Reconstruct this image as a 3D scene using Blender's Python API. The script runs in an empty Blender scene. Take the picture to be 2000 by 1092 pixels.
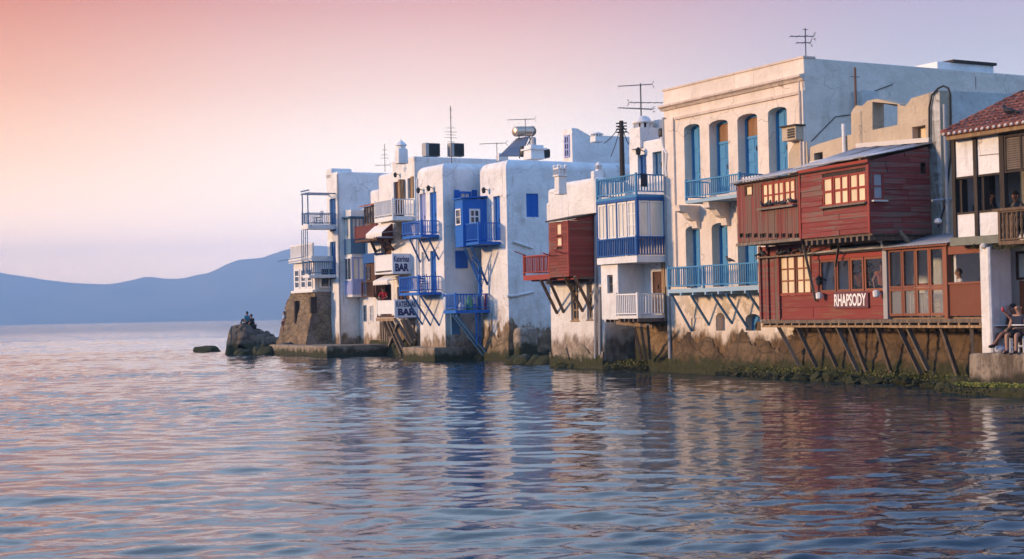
import bpy, bmesh, math, random
import numpy as np
from mathutils import Vector, Matrix, noise
random.seed(11)
rng = np.random.default_rng(5)
scene = bpy.context.scene
col = scene.collection
# ------------------------------------------------------------------ camera
F, CX, CY, CAM_H = 3000.0, 1000.0, 546.0, 2.4
ROLL = 0.020
PITCH = math.atan(67.0 / F)
r0 = Vector((1, 0, 0)); fw = Vector((0, math.cos(PITCH), math.sin(PITCH))); u0_ = Vector((0, -math.sin(PITCH), math.cos(PITCH)))
camx = r0 * math.cos(ROLL) - u0_ * math.sin(ROLL)
camy = r0 * math.sin(ROLL) + u0_ * math.cos(ROLL)
EYE = Vector((0, 0, CAM_H))
cd = bpy.data.cameras.new('camera'); cam = bpy.data.objects.new('camera', cd); col.objects.link(cam)
M3 = Matrix((camx, camy, -fw)).transposed()
cam.matrix_world = Matrix.Translation(EYE) @ M3.to_4x4()
cd.sensor_width = 36.0; cd.lens = 36.0 * F / 2000.0
cd.clip_start = 0.1; cd.clip_end = 40000
scene.camera = cam
# ------------------------------------------------------------------ view, world, sun
scene.view_settings.view_transform = 'Standard'
scene.view_settings.look = 'None'
EXPO = 0.48
scene.view_settings.exposure = EXPO
scene.view_settings.gamma = 1.0
scene.view_settings.use_curve_mapping = False
scene.cycles.use_denoising = True
scene.cycles.max_bounces = 6
scene.cycles.diffuse_bounces = 3
scene.cycles.glossy_bounces = 4
scene.cycles.transmission_bounces = 2
scene.cycles.volume_bounces = 0
scene.cycles.caustics_reflective = False
scene.cycles.caustics_refractive = False

SUN_AZ = math.radians(-96)      # measured from +Y (view direction) towards +X
SUN_EL = math.radians(11)
sd = Vector((math.sin(SUN_AZ) * math.cos(SUN_EL), math.cos(SUN_AZ) * math.cos(SUN_EL), math.sin(SUN_EL)))
sl = bpy.data.lights.new('sun', 'SUN'); sun = bpy.data.objects.new('sun', sl); col.objects.link(sun)
sl.energy = 4.4; sl.color = (1.0, 0.66, 0.38); sl.angle = math.radians(6.0)
sun.rotation_euler = sd.to_track_quat('Z', 'Y').to_euler()

def lin(c):
    return tuple(((v / 255) / 12.92 if v / 255 <= 0.04045 else ((v / 255 + 0.055) / 1.055) ** 2.4) for v in c)

world = bpy.data.worlds.new('World'); scene.world = world; world.use_nodes = True
wn, wl = world.node_tree.nodes, world.node_tree.links
wn.clear()
def wnode(t, **k):
    n = wn.new(t)
    for a, v in k.items(): setattr(n, a, v)
    return n
tc = wnode('ShaderNodeTexCoord'); sx = wnode('ShaderNodeSeparateXYZ'); wl.new(tc.outputs['Generated'], sx.inputs[0])
def wmath(op, a, b=None, clamp=False):
    n = wnode('ShaderNodeMath', operation=op); n.use_clamp = clamp
    for i, v in enumerate((a, b)):
        if v is None: continue
        if isinstance(v, (int, float)): n.inputs[i].default_value = v
        else: wl.new(v, n.inputs[i])
    return n.outputs[0]
el = wmath('ARCSINE', sx.outputs[2])
az = wmath('ARCTAN2', sx.outputs[0], sx.outputs[1])
# elevation -> 0..1 over -4..50 degrees (square root spacing keeps the low sky finely controlled)
ef = wmath('POWER', wmath('DIVIDE', wmath('ADD', el, math.radians(4)), math.radians(94), True), 0.5)
def epos(deg): return math.sqrt(max(0, min(1, (deg + 4) / 94)))
HAZE_DENS, HAZE_TOP, HAZE_HALF, HAZE_GLOW = 0.00027, 335.0, 7000.0, (0.14, 0.205, 0.40)
def beyond_haze(deg, c):
    """radiance of the sky outside the haze, so that it shows colour c through the haze"""
    path = HAZE_HALF if deg <= 0.3 else min(HAZE_HALF, HAZE_TOP / math.sin(math.radians(deg)))
    t = math.exp(-HAZE_DENS * path)
    return tuple(max(0.01, (v - (1 - t) * g) / t) for v, g in zip((x / 2 ** EXPO for x in lin(c)), HAZE_GLOW))
def ramp(stops, src, DOME=1.0):
    n = wnode('ShaderNodeValToRGB'); n.color_ramp.interpolation = 'LINEAR'
    e = n.color_ramp.elements
    while len(e) > 1: e.remove(e[0])
    first = True
    for d, c in stops:
        k = e[0] if first else e.new(0.5)
        first = False
        k.position = epos(d); k.color = (*(v * (1 + (DOME - 1) * min(1, max(0, (d - 12) / 4))) for v in beyond_haze(d, c)), 1)
    wl.new(src, n.inputs[0]); return n.outputs[0]
W_STOPS = [(-4, (190,175,200)), (0.5, (208,190,206)), (2, (226,204,212)), (3.6, (243,215,213)), (6, (250,207,188)), (8.5, (240,178,160)), (11.8, (217,138,126)), (12.5, (216,194,212)), (13.6, (208,212,236)), (16.5, (198,218,246)), (22, (150,184,228)), (32, (104,148,206)), (55, (88,132,198)), (90, (84,128,196))]
C_STOPS = [(-4, (200,192,214)), (0.5, (214,204,222)), (2.4, (229,214,230)), (4.2, (244,232,238)), (6, (251,238,241)), (8.5, (242,214,214)), (11.5, (221,174,180)), (12.4, (216,202,220)), (13.6, (208,214,238)), (16.5, (198,220,248)), (22, (150,186,230)), (32, (106,152,210)), (55, (90,136,202)), (90, (84,128,196))]
E_STOPS = [(-4, (180,192,216)), (0.5, (196,206,226)), (4, (206,212,228)), (7, (194,202,223)), (9.2, (186,186,212)), (11.5, (180,171,203)), (15, (152,172,216)), (22, (138,172,222)), (32, (126,164,222)), (55, (108,148,214)), (90, (96,138,208))]
B_STOPS = [(-4, (160,194,240)), (0.5, (176,206,252)), (6, (170,204,255)), (14, (156,198,255)), (32, (128,172,242)), (55, (106,152,230)), (90, (92,138,214))]
cw, cc, ce, cb = (ramp(s, ef, d) for s, d in ((W_STOPS, 1.6), (C_STOPS, 1.5), (E_STOPS, 1.2), (B_STOPS, 1.75)))
def wmap(src, a, b):
    n = wnode('ShaderNodeMapRange', interpolation_type='SMOOTHSTEP')
    wl.new(src, n.inputs[0]); n.inputs[1].default_value = a; n.inputs[2].default_value = b
    return n.outputs[0]
def wmix(f, a, b):
    n = wnode('ShaderNodeMix', data_type='RGBA'); wl.new(f, n.inputs[0]); wl.new(a, n.inputs[6]); wl.new(b, n.inputs[7]); return n.outputs[2]
m = wmix(wmap(az, math.radians(-23), math.radians(-3)), cw, cc)
m = wmix(wmap(az, math.radians(-3), math.radians(17)), m, ce)
m = wmix(wmap(az, math.radians(25), math.radians(70)), m, cb)
m = wmix(wmap(az, math.radians(-78), math.radians(-118)), m, cb)
# Nishita dusk sky carries the upper dome together with the gradient
sky = wnode('ShaderNodeTexSky', sky_type='NISHITA'); sky.sun_disc = False
sky.sun_elevation = SUN_EL; sky.sun_rotation = SUN_AZ % (2 * math.pi)
vs = wnode('ShaderNodeVectorMath', operation='SCALE'); wl.new(sky.outputs[0], vs.inputs[0]); vs.inputs[3].default_value = 0.08
up = wmath('MULTIPLY', wmap(el, math.radians(20), math.radians(70)), 0.2)
m = wmix(up, m, vs.outputs[0])
bg = wnode('ShaderNodeBackground'); wl.new(m, bg.inputs[0]); bg.inputs[1].default_value = 1.0
wo = wnode('ShaderNodeOutputWorld'); wl.new(bg.outputs[0], wo.inputs[0])

# ------------------------------------------------------------------ helpers: projection
def ray(px, py):
    return camx * ((px - CX) / F) - camy * ((py - CY) / F) + fw
def ground_pt(px, py, z=0.0):
    d = ray(px, py); k = (z - CAM_H) / d.z
    return EYE + d * k
def at_depth(px, py, Y):
    d = ray(px, py); return EYE + d * (Y / d.y)
class Pl:
    """vertical plane through (x,y); t runs to the right in the picture, n points outwards."""
    def __init__(s, xy, t):
        s.o = Vector((xy[0], xy[1], 0)); s.t = Vector((t[0], t[1], 0)).normalized(); s.n = Vector((s.t.y, -s.t.x, 0))
        if s.n.dot(-s.o) < 0: s.n = -s.n
    def uz(s, px, py, off=0.0):
        d = ray(px, py); o = s.o + s.n * off
        k = (o - EYE).dot(s.n) / d.dot(s.n); p = EYE + d * k
        return (p - s.o).dot(s.t), p.z
    def P(s, u, z, off=0.0):
        v = s.o + s.t * u + s.n * off; return Vector((v.x, v.y, z))
    def at(s, px, py, off=0.0):
        u, z = s.uz(px, py, off); return s.P(u, z, off)
    def solve_b(s, cor, wall, y):
        uw = s.uz(wall, y, 0)[0]; lo, hi = 0.0, 6.0
        for _ in range(40):
            m_ = (lo + hi) / 2
            if s.uz(cor, y, m_)[0] < uw: lo = m_
            else: hi = m_
        return (lo + hi) / 2
    def side(s, u, far=False):
        """plane perpendicular to this one at position u: runs from the facade inwards, facing +t"""
        p = s.P(u, 0); q = Pl((p.x, p.y), (-s.n.x, -s.n.y)); q.n = s.t.copy(); return q

# ------------------------------------------------------------------ helpers: objects
WLOC = {}
class MB:
    def __init__(s): s.v = []; s.f = []; s.sm = False
    def add(s, vs, fs):
        b = len(s.v); s.v += [Vector(v) for v in vs]; s.f += [tuple(i + b for i in f) for f in fs]; return s
    def hexa(s, p):   # 8 points: bottom 4, top 4 (same order)
        return s.add(p, [(3,2,1,0),(4,5,6,7),(0,1,5,4),(1,2,6,5),(2,3,7,6),(3,0,4,7)])
    def box(s, pl, u0, u1, z0, z1, o0, o1):
        return s.hexa([pl.P(u0,z0,o0), pl.P(u1,z0,o0), pl.P(u1,z0,o1), pl.P(u0,z0,o1), pl.P(u0,z1,o0), pl.P(u1,z1,o0), pl.P(u1,z1,o1), pl.P(u0,z1,o1)])
    def bar(s, p, q, w, h=None, up=None):
        p, q = Vector(p), Vector(q); h = h or w; d = (q - p).normalized()
        up = up or (Vector((0,0,1)) if abs(d.z) < 0.95 else Vector((1,0,0)))
        a = d.cross(up).normalized() * w / 2; b = a.normalized().cross(d) * h / 2
        return s.hexa([p-a-b, p+a-b, p+a+b, p-a+b, q-a-b, q+a-b, q+a+b, q-a+b])
    def tube(s, pts, r, n=8, cap=True):
        pts = [Vector(p) for p in pts]; rs = r if isinstance(r, (list, tuple)) else [r] * len(pts)
        rings = []; base = len(s.v); up = None
        for i, p in enumerate(pts):
            d = (pts[min(i+1, len(pts)-1)] - pts[max(i-1, 0)]).normalized()
            if up is None: up = Vector((0,0,1)) if abs(d.z) < 0.9 else Vector((1,0,0))
            a = d.cross(up); a = (a if a.length > 1e-5 else d.cross(Vector((0,1,0)))).normalized(); b = a.cross(d)
            s.v += [p + (a * math.cos(k*2*math.pi/n) + b * math.sin(k*2*math.pi/n)) * rs[i] for k in range(n)]
        for i in range(len(pts)-1):
            for k in range(n):
                s.f.append((base+i*n+k, base+i*n+(k+1)%n, base+(i+1)*n+(k+1)%n, base+(i+1)*n+k))
        if cap:
            s.f.append(tuple(base+k for k in range(n))[::-1]); s.f.append(tuple(base+(len(pts)-1)*n+k for k in range(n)))
        return s
    def lathe(s, c, prof, n=12):   # prof: (r,z) list
        c = Vector(c); base = len(s.v)
        for r, z in prof:
            s.v += [c + Vector((r*math.cos(k*2*math.pi/n), r*math.sin(k*2*math.pi/n), z)) for k in range(n)]
        for i in range(len(prof)-1):
            for k in range(n):
                s.f.append((base+i*n+k, base+i*n+(k+1)%n, base+(i+1)*n+(k+1)%n, base+(i+1)*n+k))
        s.f.append(tuple(base+k for k in range(n))[::-1]); s.f.append(tuple(base+(len(prof)-1)*n+k for k in range(n)))
        return s
    def prism(s, a, b):    # two matching polygons
        n = len(a); base = len(s.v); s.v += [Vector(x) for x in a] + [Vector(x) for x in b]
        s.f.append(tuple(base+i for i in range(n))[::-1]); s.f.append(tuple(base+n+i for i in range(n)))
        for i in range(n):
            j = (i+1) % n; s.f.append((base+i, base+j, base+n+j, base+n+i))
        return s
    def poly(s, pl, pts, o0, o1):  # pts (u,z) on the plane
        return s.prism([pl.P(u,z,o0) for u,z in pts], [pl.P(u,z,o1) for u,z in pts])
def wloc(o): return WLOC[o.name]
def tag(o, label=None, cat=None, group=None, kind=None):
    for k, v in (('label', label), ('category', cat), ('group', group), ('kind', kind)):
        if v: o[k] = v
    return o
def link(o, c, parent):
    col.objects.link(o); WLOC[o.name] = Vector(c)
    if parent is not None: o.parent = parent; o.location = Vector(c) - wloc(parent)
    else: o.location = c
    return o
def mk(name, mb, mat, parent=None, smooth=False, bevel=0, recalc=True):
    vs = mb.v
    xs = [v.x for v in vs]; ys = [v.y for v in vs]; zs = [v.z for v in vs]
    c = Vector(((min(xs)+max(xs))/2, (min(ys)+max(ys))/2, min(zs)))
    me = bpy.data.meshes.new(name); me.from_pydata([v - c for v in vs], [], mb.f)
    if recalc or bevel:
        bm = bmesh.new(); bm.from_mesh(me)
        bmesh.ops.recalc_face_normals(bm, faces=bm.faces)
        if bevel: bmesh.ops.bevel(bm, geom=bm.edges[:], offset=bevel, segments=1, affect='EDGES', clamp_overlap=True)
        bm.to_mesh(me); bm.free()
    me.materials.append(mat)
    if smooth: me.polygons.foreach_set('use_smooth', [True]*len(me.polygons))
    return link(bpy.data.objects.new(name, me), c, parent)
def dup(o, delta, parent=None):
    c = o.copy(); p = parent or o.parent
    return link(c, wloc(o) + Vector(delta), p)
def empty(name, loc, label, cat, group=None, kind=None):
    o = bpy.data.objects.new(name, None); o.empty_display_size = 0.2
    link(o, Vector(loc), None); return tag(o, label, cat, group, kind)
def cut(o, cutters):
    mb = MB()
    for c in cutters: mb.add(c.v, c.f)
    k = mk('cutter', mb, o.data.materials[0]);
    md = o.modifiers.new('b', 'BOOLEAN'); md.operation = 'DIFFERENCE'; md.solver = 'EXACT'; md.object = k; md.use_self = True
    dg = bpy.context.evaluated_depsgraph_get(); dg.update()
    me = bpy.data.meshes.new_from_object(o.evaluated_get(dg)); o.modifiers.clear(); o.data = me
    if len(me.polygons) and me.polygons[0].use_smooth: me.set_sharp_from_angle(angle=math.radians(30))
    bpy.data.objects.remove(k)
def B(pl, u0, u1, z0, z1, o0, o1): return MB().box(pl, u0, u1, z0, z1, o0, o1)
def archpts(u0, u1, z0, z1, rise, n=8):
    pts = [(u0, z0), (u1, z0)]
    for i in range(n+1):
        a = math.pi * i / n; pts.append(((u0+u1)/2 + (u1-u0)/2*math.cos(a), z1 - rise + rise*math.sin(a)))
    return pts
def body(name, pts, z0, z1, mat, parent, r=0.0, seg=3, top=None, vert=True, crisp=False):
    """prism over plan points with softened vertical and top edges; top: optional z per point"""
    mb = MB(); tz = top or [z1]*len(pts)
    mb.prism([Vector((p[0],p[1],z0)) for p in pts], [Vector((p[0],p[1],t)) for p,t in zip(pts,tz)])
    c = Vector((sum(p[0] for p in pts)/len(pts), sum(p[1] for p in pts)/len(pts), z0))
    me = bpy.data.meshes.new(name); me.from_pydata([v-c for v in mb.v], [], mb.f)
    bm = bmesh.new(); bm.from_mesh(me); bmesh.ops.recalc_face_normals(bm, faces=bm.faces)
    if r:
        es = [e for e in bm.edges if not all(abs(v.co.z) < 1e-4 for v in e.verts) and (vert or all(v.co.z > .01 for v in e.verts))]
        if crisp:   # the corner nearest the viewer (second plan point) keeps a sharp arris
            q = Vector((pts[1][0]-c.x, pts[1][1]-c.y)); es = [e for e in es if not all((v.co.xy-q).length < .01 for v in e.verts)]
        bmesh.ops.bevel(bm, geom=es, offset=r, segments=seg, affect='EDGES', profile=0.5, clamp_overlap=True)
    bm.to_mesh(me); bm.free(); me.materials.append(mat)
    if r:
        me.polygons.foreach_set('use_smooth', [True]*len(me.polygons))
        me.set_sharp_from_angle(angle=math.radians(30))
    o = link(bpy.data.objects.new(name, me), c, parent)
    if r: BEVELLED.append(o)
    return o
BEVELLED = []

# ------------------------------------------------------------------ materials
MATS = {}
class N:
    def __init__(s, name):
        s.m = bpy.data.materials.new(name); s.m.use_nodes = True; s.t = s.m.node_tree
        s.b = s.t.nodes['Principled BSDF']; s.pos = s.t.nodes.new('ShaderNodeNewGeometry').outputs['Position']
    def node(s, t, **k):
        n = s.t.nodes.new(t)
        for a, v in k.items(): setattr(n, a, v)
        return n
    def set(s, sock, v):
        if hasattr(v, 'is_linked') or isinstance(v, bpy.types.NodeSocket): s.t.links.new(v, sock)
        elif isinstance(v, (tuple, list)) and len(v) == 3 and sock.type == 'RGBA': sock.default_value = (*v, 1)
        else: sock.default_value = v
    def noise(s, scale=1, detail=4, stretch=(1,1,1), rough=0.55, src=None, dist=0):
        mp = s.node('ShaderNodeMapping'); s.t.links.new(src or s.pos, mp.inputs[0]); mp.inputs['Scale'].default_value = stretch
        n = s.node('ShaderNodeTexNoise'); s.t.links.new(mp.outputs[0], n.inputs['Vector'])
        n.inputs['Scale'].default_value = scale; n.inputs['Detail'].default_value = detail; n.inputs['Roughness'].default_value = rough
        n.inputs['Distortion'].default_value = dist
        return n.outputs['Fac']
    def vor(s, scale=1, stretch=(1,1,1), feature='F1', out='Distance'):
        mp = s.node('ShaderNodeMapping'); s.t.links.new(s.pos, mp.inputs[0]); mp.inputs['Scale'].default_value = stretch
        n = s.node('ShaderNodeTexVoronoi', feature=feature); s.t.links.new(mp.outputs[0], n.inputs['Vector']); n.inputs['Scale'].default_value = scale
        return n.outputs[out]
    def rng(s, v, a, b, c=0.0, d=1.0, smooth=True):
        n = s.node('ShaderNodeMapRange'); n.interpolation_type = 'SMOOTHSTEP' if smooth else 'LINEAR'
        s.set(n.inputs[0], v)
        for i, x in enumerate((a, b, c, d)): n.inputs[1+i].default_value = x
        return n.outputs[0]
    def math(s, op, a, b=0.0, clamp=False):
        n = s.node('ShaderNodeMath', operation=op); n.use_clamp = clamp; s.set(n.inputs[0], a); s.set(n.inputs[1], b); return n.outputs[0]
    def mix(s, f, a, b, mode='MIX'):
        n = s.node('ShaderNodeMix', data_type='RGBA', blend_type=mode); s.set(n.inputs[0], f); s.set(n.inputs[6], a); s.set(n.inputs[7], b); return n.outputs[2]
    def z(s):
        n = s.node('ShaderNodeSeparateXYZ'); s.t.links.new(s.pos, n.inputs[0]); return n.outputs[2]
    def rand(s): return s.node('ShaderNodeObjectInfo').outputs['Random']
    def bump(s, h, strength=0.3, dist=0.02):
        n = s.node('ShaderNodeBump'); s.set(n.inputs['Height'], h); n.inputs['Strength'].default_value = strength; n.inputs['Distance'].default_value = dist
        s.t.links.new(n.outputs[0], s.b.inputs['Normal'])
    def done(s, colr, rough=0.8, metal=0.0, spec=0.4):
        s.set(s.b.inputs['Base Color'], colr); s.set(s.b.inputs['Roughness'], rough); s.b.inputs['Metallic'].default_value = metal
        s.b.inputs['Specular IOR Level'].default_value = spec; return s.m

def plaster(name, base, dirt_z=None, amp=1.0, bare=(0.24,0.17,0.11), stain=(0.45,0.38,0.31), amount=0.35, algae=True, peel=0.0):
    n = N(name)
    big = n.noise(0.9, 5); fine = n.noise(9, 4); streak = n.noise(2.2, 4, (1,1,0.14))
    c = n.mix(n.rng(big, 0.38, 0.66, 0, 0.8), base, tuple(v*0.84 for v in base))
    c = n.mix(n.rng(n.noise(0.45, 6, (1,1,1.6), 0.65), 0.52, 0.60, 0, 0.35), c, tuple(v*0.90 for v in base))
    sm = n.math('MULTIPLY', n.rng(streak, 0.5, 0.72), n.rng(big, 0.4, 0.62), True)
    c = n.mix(n.math('MULTIPLY', sm, amount), c, stain)
    c = n.mix(n.rng(fine, 0.55, 0.8, 0, 0.22), c, stain)
    drip = n.noise(5.5, 3, (1,1,0.05), 0.5)
    c = n.mix(n.math('MULTIPLY', n.rng(drip, 0.58, 0.74), n.rng(n.noise(0.7, 3), 0.45, 0.62, 0, 0.55)), c, tuple(v*0.8 for v in stain))
    damp = n.math('MULTIPLY', n.rng(n.math('ADD', n.z(), n.math('MULTIPLY', n.noise(0.8, 5, (1,1,0.7)), 3.0)), 6.0, 2.2), n.rng(n.noise(2.6, 5, (1,1,0.5), 0.65), 0.42, 0.62, 0.1, 0.5))
    c = n.mix(damp, c, tuple(v*1.1 for v in stain))
    cell = n.node('ShaderNodeTexVoronoi', feature='SMOOTH_F1'); cell.inputs['Scale'].default_value = 0.55; cell.inputs['Smoothness'].default_value = 0.15
    wob = n.node('ShaderNodeVectorMath', operation='ADD'); nz3 = n.node('ShaderNodeTexNoise'); nz3.inputs['Scale'].default_value = 1.3; n.t.links.new(n.pos, nz3.inputs['Vector']); n.t.links.new(n.pos, wob.inputs[0]); n.t.links.new(nz3.outputs['Color'], wob.inputs[1]); n.t.links.new(wob.outputs[0], cell.inputs['Vector'])
    sc_ = n.node('ShaderNodeSeparateColor'); n.t.links.new(cell.outputs['Color'], sc_.inputs[0])
    c = n.mix(n.rng(sc_.outputs[0], 0.3, 0.8, 0, 0.30), c, tuple(v*0.80 for v in base))
    crk = n.node('ShaderNodeTexVoronoi', feature='DISTANCE_TO_EDGE'); crk.inputs['Scale'].default_value = 0.5; n.t.links.new(wob.outputs[0], crk.inputs['Vector'])
    c = n.mix(n.math('MULTIPLY', n.rng(crk.outputs['Distance'], 0.010, 0.002), n.rng(n.noise(0.6, 2), 0.48, 0.56, 0, 0.6)), c, (0.22,0.18,0.15))
    if peel:
        pm = n.math('MULTIPLY', n.rng(n.noise(1.3, 6, (1,1,0.8), 0.62), 0.56, 0.585), n.rng(n.z(), dirt_z + 2.6, dirt_z + 0.6), True)
        c = n.mix(n.math('MULTIPLY', pm, peel), c, n.mix(n.noise(7, 3), (0.33,0.25,0.17), (0.5,0.42,0.32)))
    if dirt_z is not None:
        edge = n.math('ADD', n.z(), n.math('MULTIPLY', n.math('SUBTRACT', n.noise(1.7, 6, (1,1,0.55), 0.6), 0.5), amp*3.2))
        dm = n.rng(edge, dirt_z + 0.22, dirt_z - 0.22)
        dm2 = n.rng(edge, dirt_z + 1.0, dirt_z - 0.3, 0, 0.55)
        bc = n.mix(n.rng(n.noise(4.5, 5, (1,1,0.6)), 0.35, 0.7), tuple(v*0.6 for v in bare), tuple(v*1.35 for v in bare))
        c = n.mix(dm2, c, tuple(v*1.5 for v in stain)) if False else n.mix(dm2, c, stain)
        c = n.mix(dm, c, bc)
        if algae:
            am = n.rng(n.math('ADD', n.z(), n.math('MULTIPLY', n.noise(2.5, 5, (1,1,.5)), -0.7)), 0.06, -0.04)
            c = n.mix(am, c, n.mix(n.noise(8, 3), (0.02,0.022,0.012), (0.09,0.085,0.025)))
    n.bump(n.math('ADD', n.math('MULTIPLY', n.noise(1.6, 3), 3.0), n.math('ADD', n.noise(7, 5), n.math('MULTIPLY', n.noise(40, 2), .25))), 0.7, 0.045)
    return n.done(c, 0.9, spec=0.2)
def paint(name, base, worn=(0.3,0.27,0.24), wear=0.25, rough=0.55, var=0.25):
    n = N(name)
    c = n.mix(n.rng(n.rand(), 0, 1, 0, var), base, tuple(v*0.72 for v in base))
    c = n.mix(n.rng(n.noise(3.0, 5, (1,1,1)), 0.45, 0.75, 0, var), c, tuple(min(1,v*1.3) for v in base))
    c = n.mix(n.rng(n.noise(11, 5), 0.6, 0.68, 0, wear), c, worn)
    n.bump(n.noise(25, 3), 0.2, 0.01)
    return n.done(c, rough, spec=0.2)
def boards(name, base, bare, wear, horiz=True, rough=0.7):
    """painted boards: each plank takes its own shade, the paint worn off along the grain"""
    n = N(name); st = (0.35,0.35,7) if horiz else (6,6,0.25)
    g = n.noise(2.2, 7, st, 0.65); big = n.noise(0.6, 3)
    c = n.mix(n.rand(), tuple(v*0.75 for v in base), tuple(v*1.15 for v in base))
    w = n.math('ADD', n.math('ADD', g, n.math('MULTIPLY', n.math('SUBTRACT', n.rand(), 0.5), 0.16)), n.math('MULTIPLY', n.math('SUBTRACT', big, 0.5), 0.35))
    c = n.mix(n.rng(w, 0.66-wear*0.3, 0.78-wear*0.3), c, n.mix(n.noise(9, 4, st), tuple(v*0.55 for v in bare), bare))
    n.bump(n.noise(6, 5, st), 0.5, 0.02)
    return n.done(c, rough, spec=0.3)
def wood(name, base, rough=0.75, st=(5,5,0.4)):
    n = N(name)
    c = n.mix(n.rng(n.noise(3, 6, st), 0.35, 0.7), tuple(v*0.6 for v in base), tuple(v*1.25 for v in base))
    c = n.mix(n.rng(n.rand(), 0, 1, 0, 0.4), c, tuple(v*0.6 for v in base))
    n.bump(n.noise(8, 4, st), 0.4, 0.015)
    return n.done(c, rough, spec=0.3)
def plain(name, base, rough=0.6, metal=0.0, var=0.2, bump=0.0, spec=0.4):
    n = N(name)
    c = n.mix(n.rng(n.noise(5, 4), 0.35, 0.7, 0, var), base, tuple(v*0.6 for v in base))
    if bump: n.bump(n.noise(12, 5), bump, 0.02)
    return n.done(c, rough, metal, spec)
def stone(name, a, b, scale=2.2, algae=True, wet=0.25):
    n = N(name)
    c = n.mix(n.rng(n.noise(1.1, 5), 0.35, 0.65), a, b)
    c = n.mix(n.rng(n.vor(scale, (1,1,1.5), 'DISTANCE_TO_EDGE'), 0.09, 0.0, 0, 0.7), c, tuple(v*0.4 for v in a))
    c = n.mix(n.math('MULTIPLY', n.vor(scale, (1,1,1.5), 'F1', 'Color'), 0.35), c, n.mix(0.5, b, (0.3,0.22,0.13)))
    c = n.mix(n.rng(n.noise(6, 6, rough=0.7), 0.5, 0.72, 0, 0.7), c, tuple(v*0.45 for v in a))
    if algae:
        am = n.rng(n.math('ADD', n.z(), n.math('MULTIPLY', n.noise(2.5, 4), -0.9)), wet, wet-0.35)
        c = n.mix(am, c, n.mix(n.noise(8, 3), (0.012,0.014,0.01), (0.06,0.06,0.02)))
    n.bump(n.math('ADD', n.noise(5, 6, rough=0.65), n.math('MULTIPLY', n.vor(scale, (1,1,1.5), 'DISTANCE_TO_EDGE'), 1.0)), 0.8, 0.06)
    return n.done(c, 0.9, spec=0.25)
def pane(name, base, rough=0.12, spec=0.5, var=0.35):
    n = N(name); c = n.mix(n.rng(n.noise(2.5, 2, (1,1,0.35)), 0.35, 0.7, 0, var), base, tuple(v*0.45 for v in base))
    c = n.mix(n.rng(n.rand(), 0, 1, 0, 0.3), c, tuple(v*0.6 for v in base))
    m = n.done(c, rough, spec=spec); n.b.inputs['Coat Weight'].default_value = 0.6; n.b.inputs['Coat Roughness'].default_value = 0.03; return m

WHITE = (0.80, 0.77, 0.74)
# ------------------------------------------------------------------ water
def wave_tile(L, n, lam0, lam1, rms_slope, seed, wd, spread, p):
    r = np.random.default_rng(seed); k1 = np.fft.fftfreq(n, d=L/n) * 2*np.pi
    kx, ky = np.meshgrid(k1, k1, indexing='xy'); k = np.hypot(kx, ky); k[0,0] = 1
    ang = np.arctan2(ky, kx); dirw = np.abs(np.cos(ang - wd)) ** spread
    lo, hi = 2*np.pi/lam1, 2*np.pi/lam0
    amp = k ** (-p) * dirw * np.exp(-(lo/k)**4) * np.exp(-(k/hi)**4); amp[0,0] = 0
    h = np.fft.ifft2(amp * (r.normal(size=k.shape) + 1j*r.normal(size=k.shape))).real
    g = np.gradient(h, L/n); s = np.sqrt((g[0]**2 + g[1]**2).mean())
    return (h * rms_slope / s).astype(np.float32)
def sample(tile, L, X, Y):
    n = tile.shape[0]; u = (X/L*n) % n; v = (Y/L*n) % n
    i = np.floor(u).astype(int) % n; j = np.floor(v).astype(int) % n; a = u-np.floor(u); b = v-np.floor(v); i2 = (i+1)%n; j2 = (j+1)%n
    return tile[j,i]*(1-a)*(1-b) + tile[j,i2]*a*(1-b) + tile[j2,i]*(1-a)*b + tile[j2,i2]*a*b
def axis(lo, hi, step_fn, far_lo, far_hi):
    a = [lo]
    while a[-1] < hi: a.append(a[-1] + step_fn(a[-1]))
    out = []; d = step_fn(hi); x = a[-1]
    while x < far_hi: d *= 1.35; x += d; out.append(min(x, far_hi))
    pre = []; d = step_fn(lo); x = lo
    while x > far_lo: d *= 1.35; x -= d; pre.append(max(x, far_lo))
    return np.array(pre[::-1] + a + out)
ys = axis(11.0, 420.0, lambda y: 0.055 if y < 26 else (0.08 if y < 42 else (0.13 if y < 70 else (0.24 if y < 125 else (0.6 if y < 200 else 1.4)))), -6900, 6900)
xs = axis(-150.0, 19.0, lambda x: 0.085 if x > -31 else 0.55, -6900, 6900)
XX, YY = np.meshgrid(xs, ys)
t1 = wave_tile(29.0, 512, 0.28, 2.3, 0.086, 3, math.radians(80), 3, 2.1)
t2 = wave_tile(11.3, 512, 0.13, 0.75, 0.076, 8, math.radians(99), 2, 2.5)
gust = sample(wave_tile(61.0, 256, 6.0, 40.0, 1.0, 21, math.radians(90), 1, 2.0), 61.0, XX, YY); gust = gust/np.abs(gust).max()
g2 = np.clip(0.5 + 1.3*gust, 0.12, 1.9)
ZZ = sample(t1, 29.0, XX, YY) * (0.65 + 0.35*g2) + sample(t2, 11.3, XX*0.96+YY*0.28, YY*0.96-XX*0.28) * g2
fade = np.clip((np.minimum(np.minimum((XX+150)/30, (19-XX)/4), np.minimum((YY-11)/1, (420-YY)/120))), 0, 1)
ZZ *= fade
ny, nx = XX.shape
me = bpy.data.meshes.new('water')
me.vertices.add(nx*ny); me.vertices.foreach_set('co', np.stack([XX, YY, ZZ], -1).astype(np.float32).ravel())
idx = np.arange(nx*ny).reshape(ny, nx)
q = np.stack([idx[:-1,:-1], idx[:-1,1:], idx[1:,1:], idx[1:,:-1]], -1).reshape(-1, 4)
me.loops.add(q.size); me.loops.foreach_set('vertex_index', q.ravel().astype(np.int32))
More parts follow.
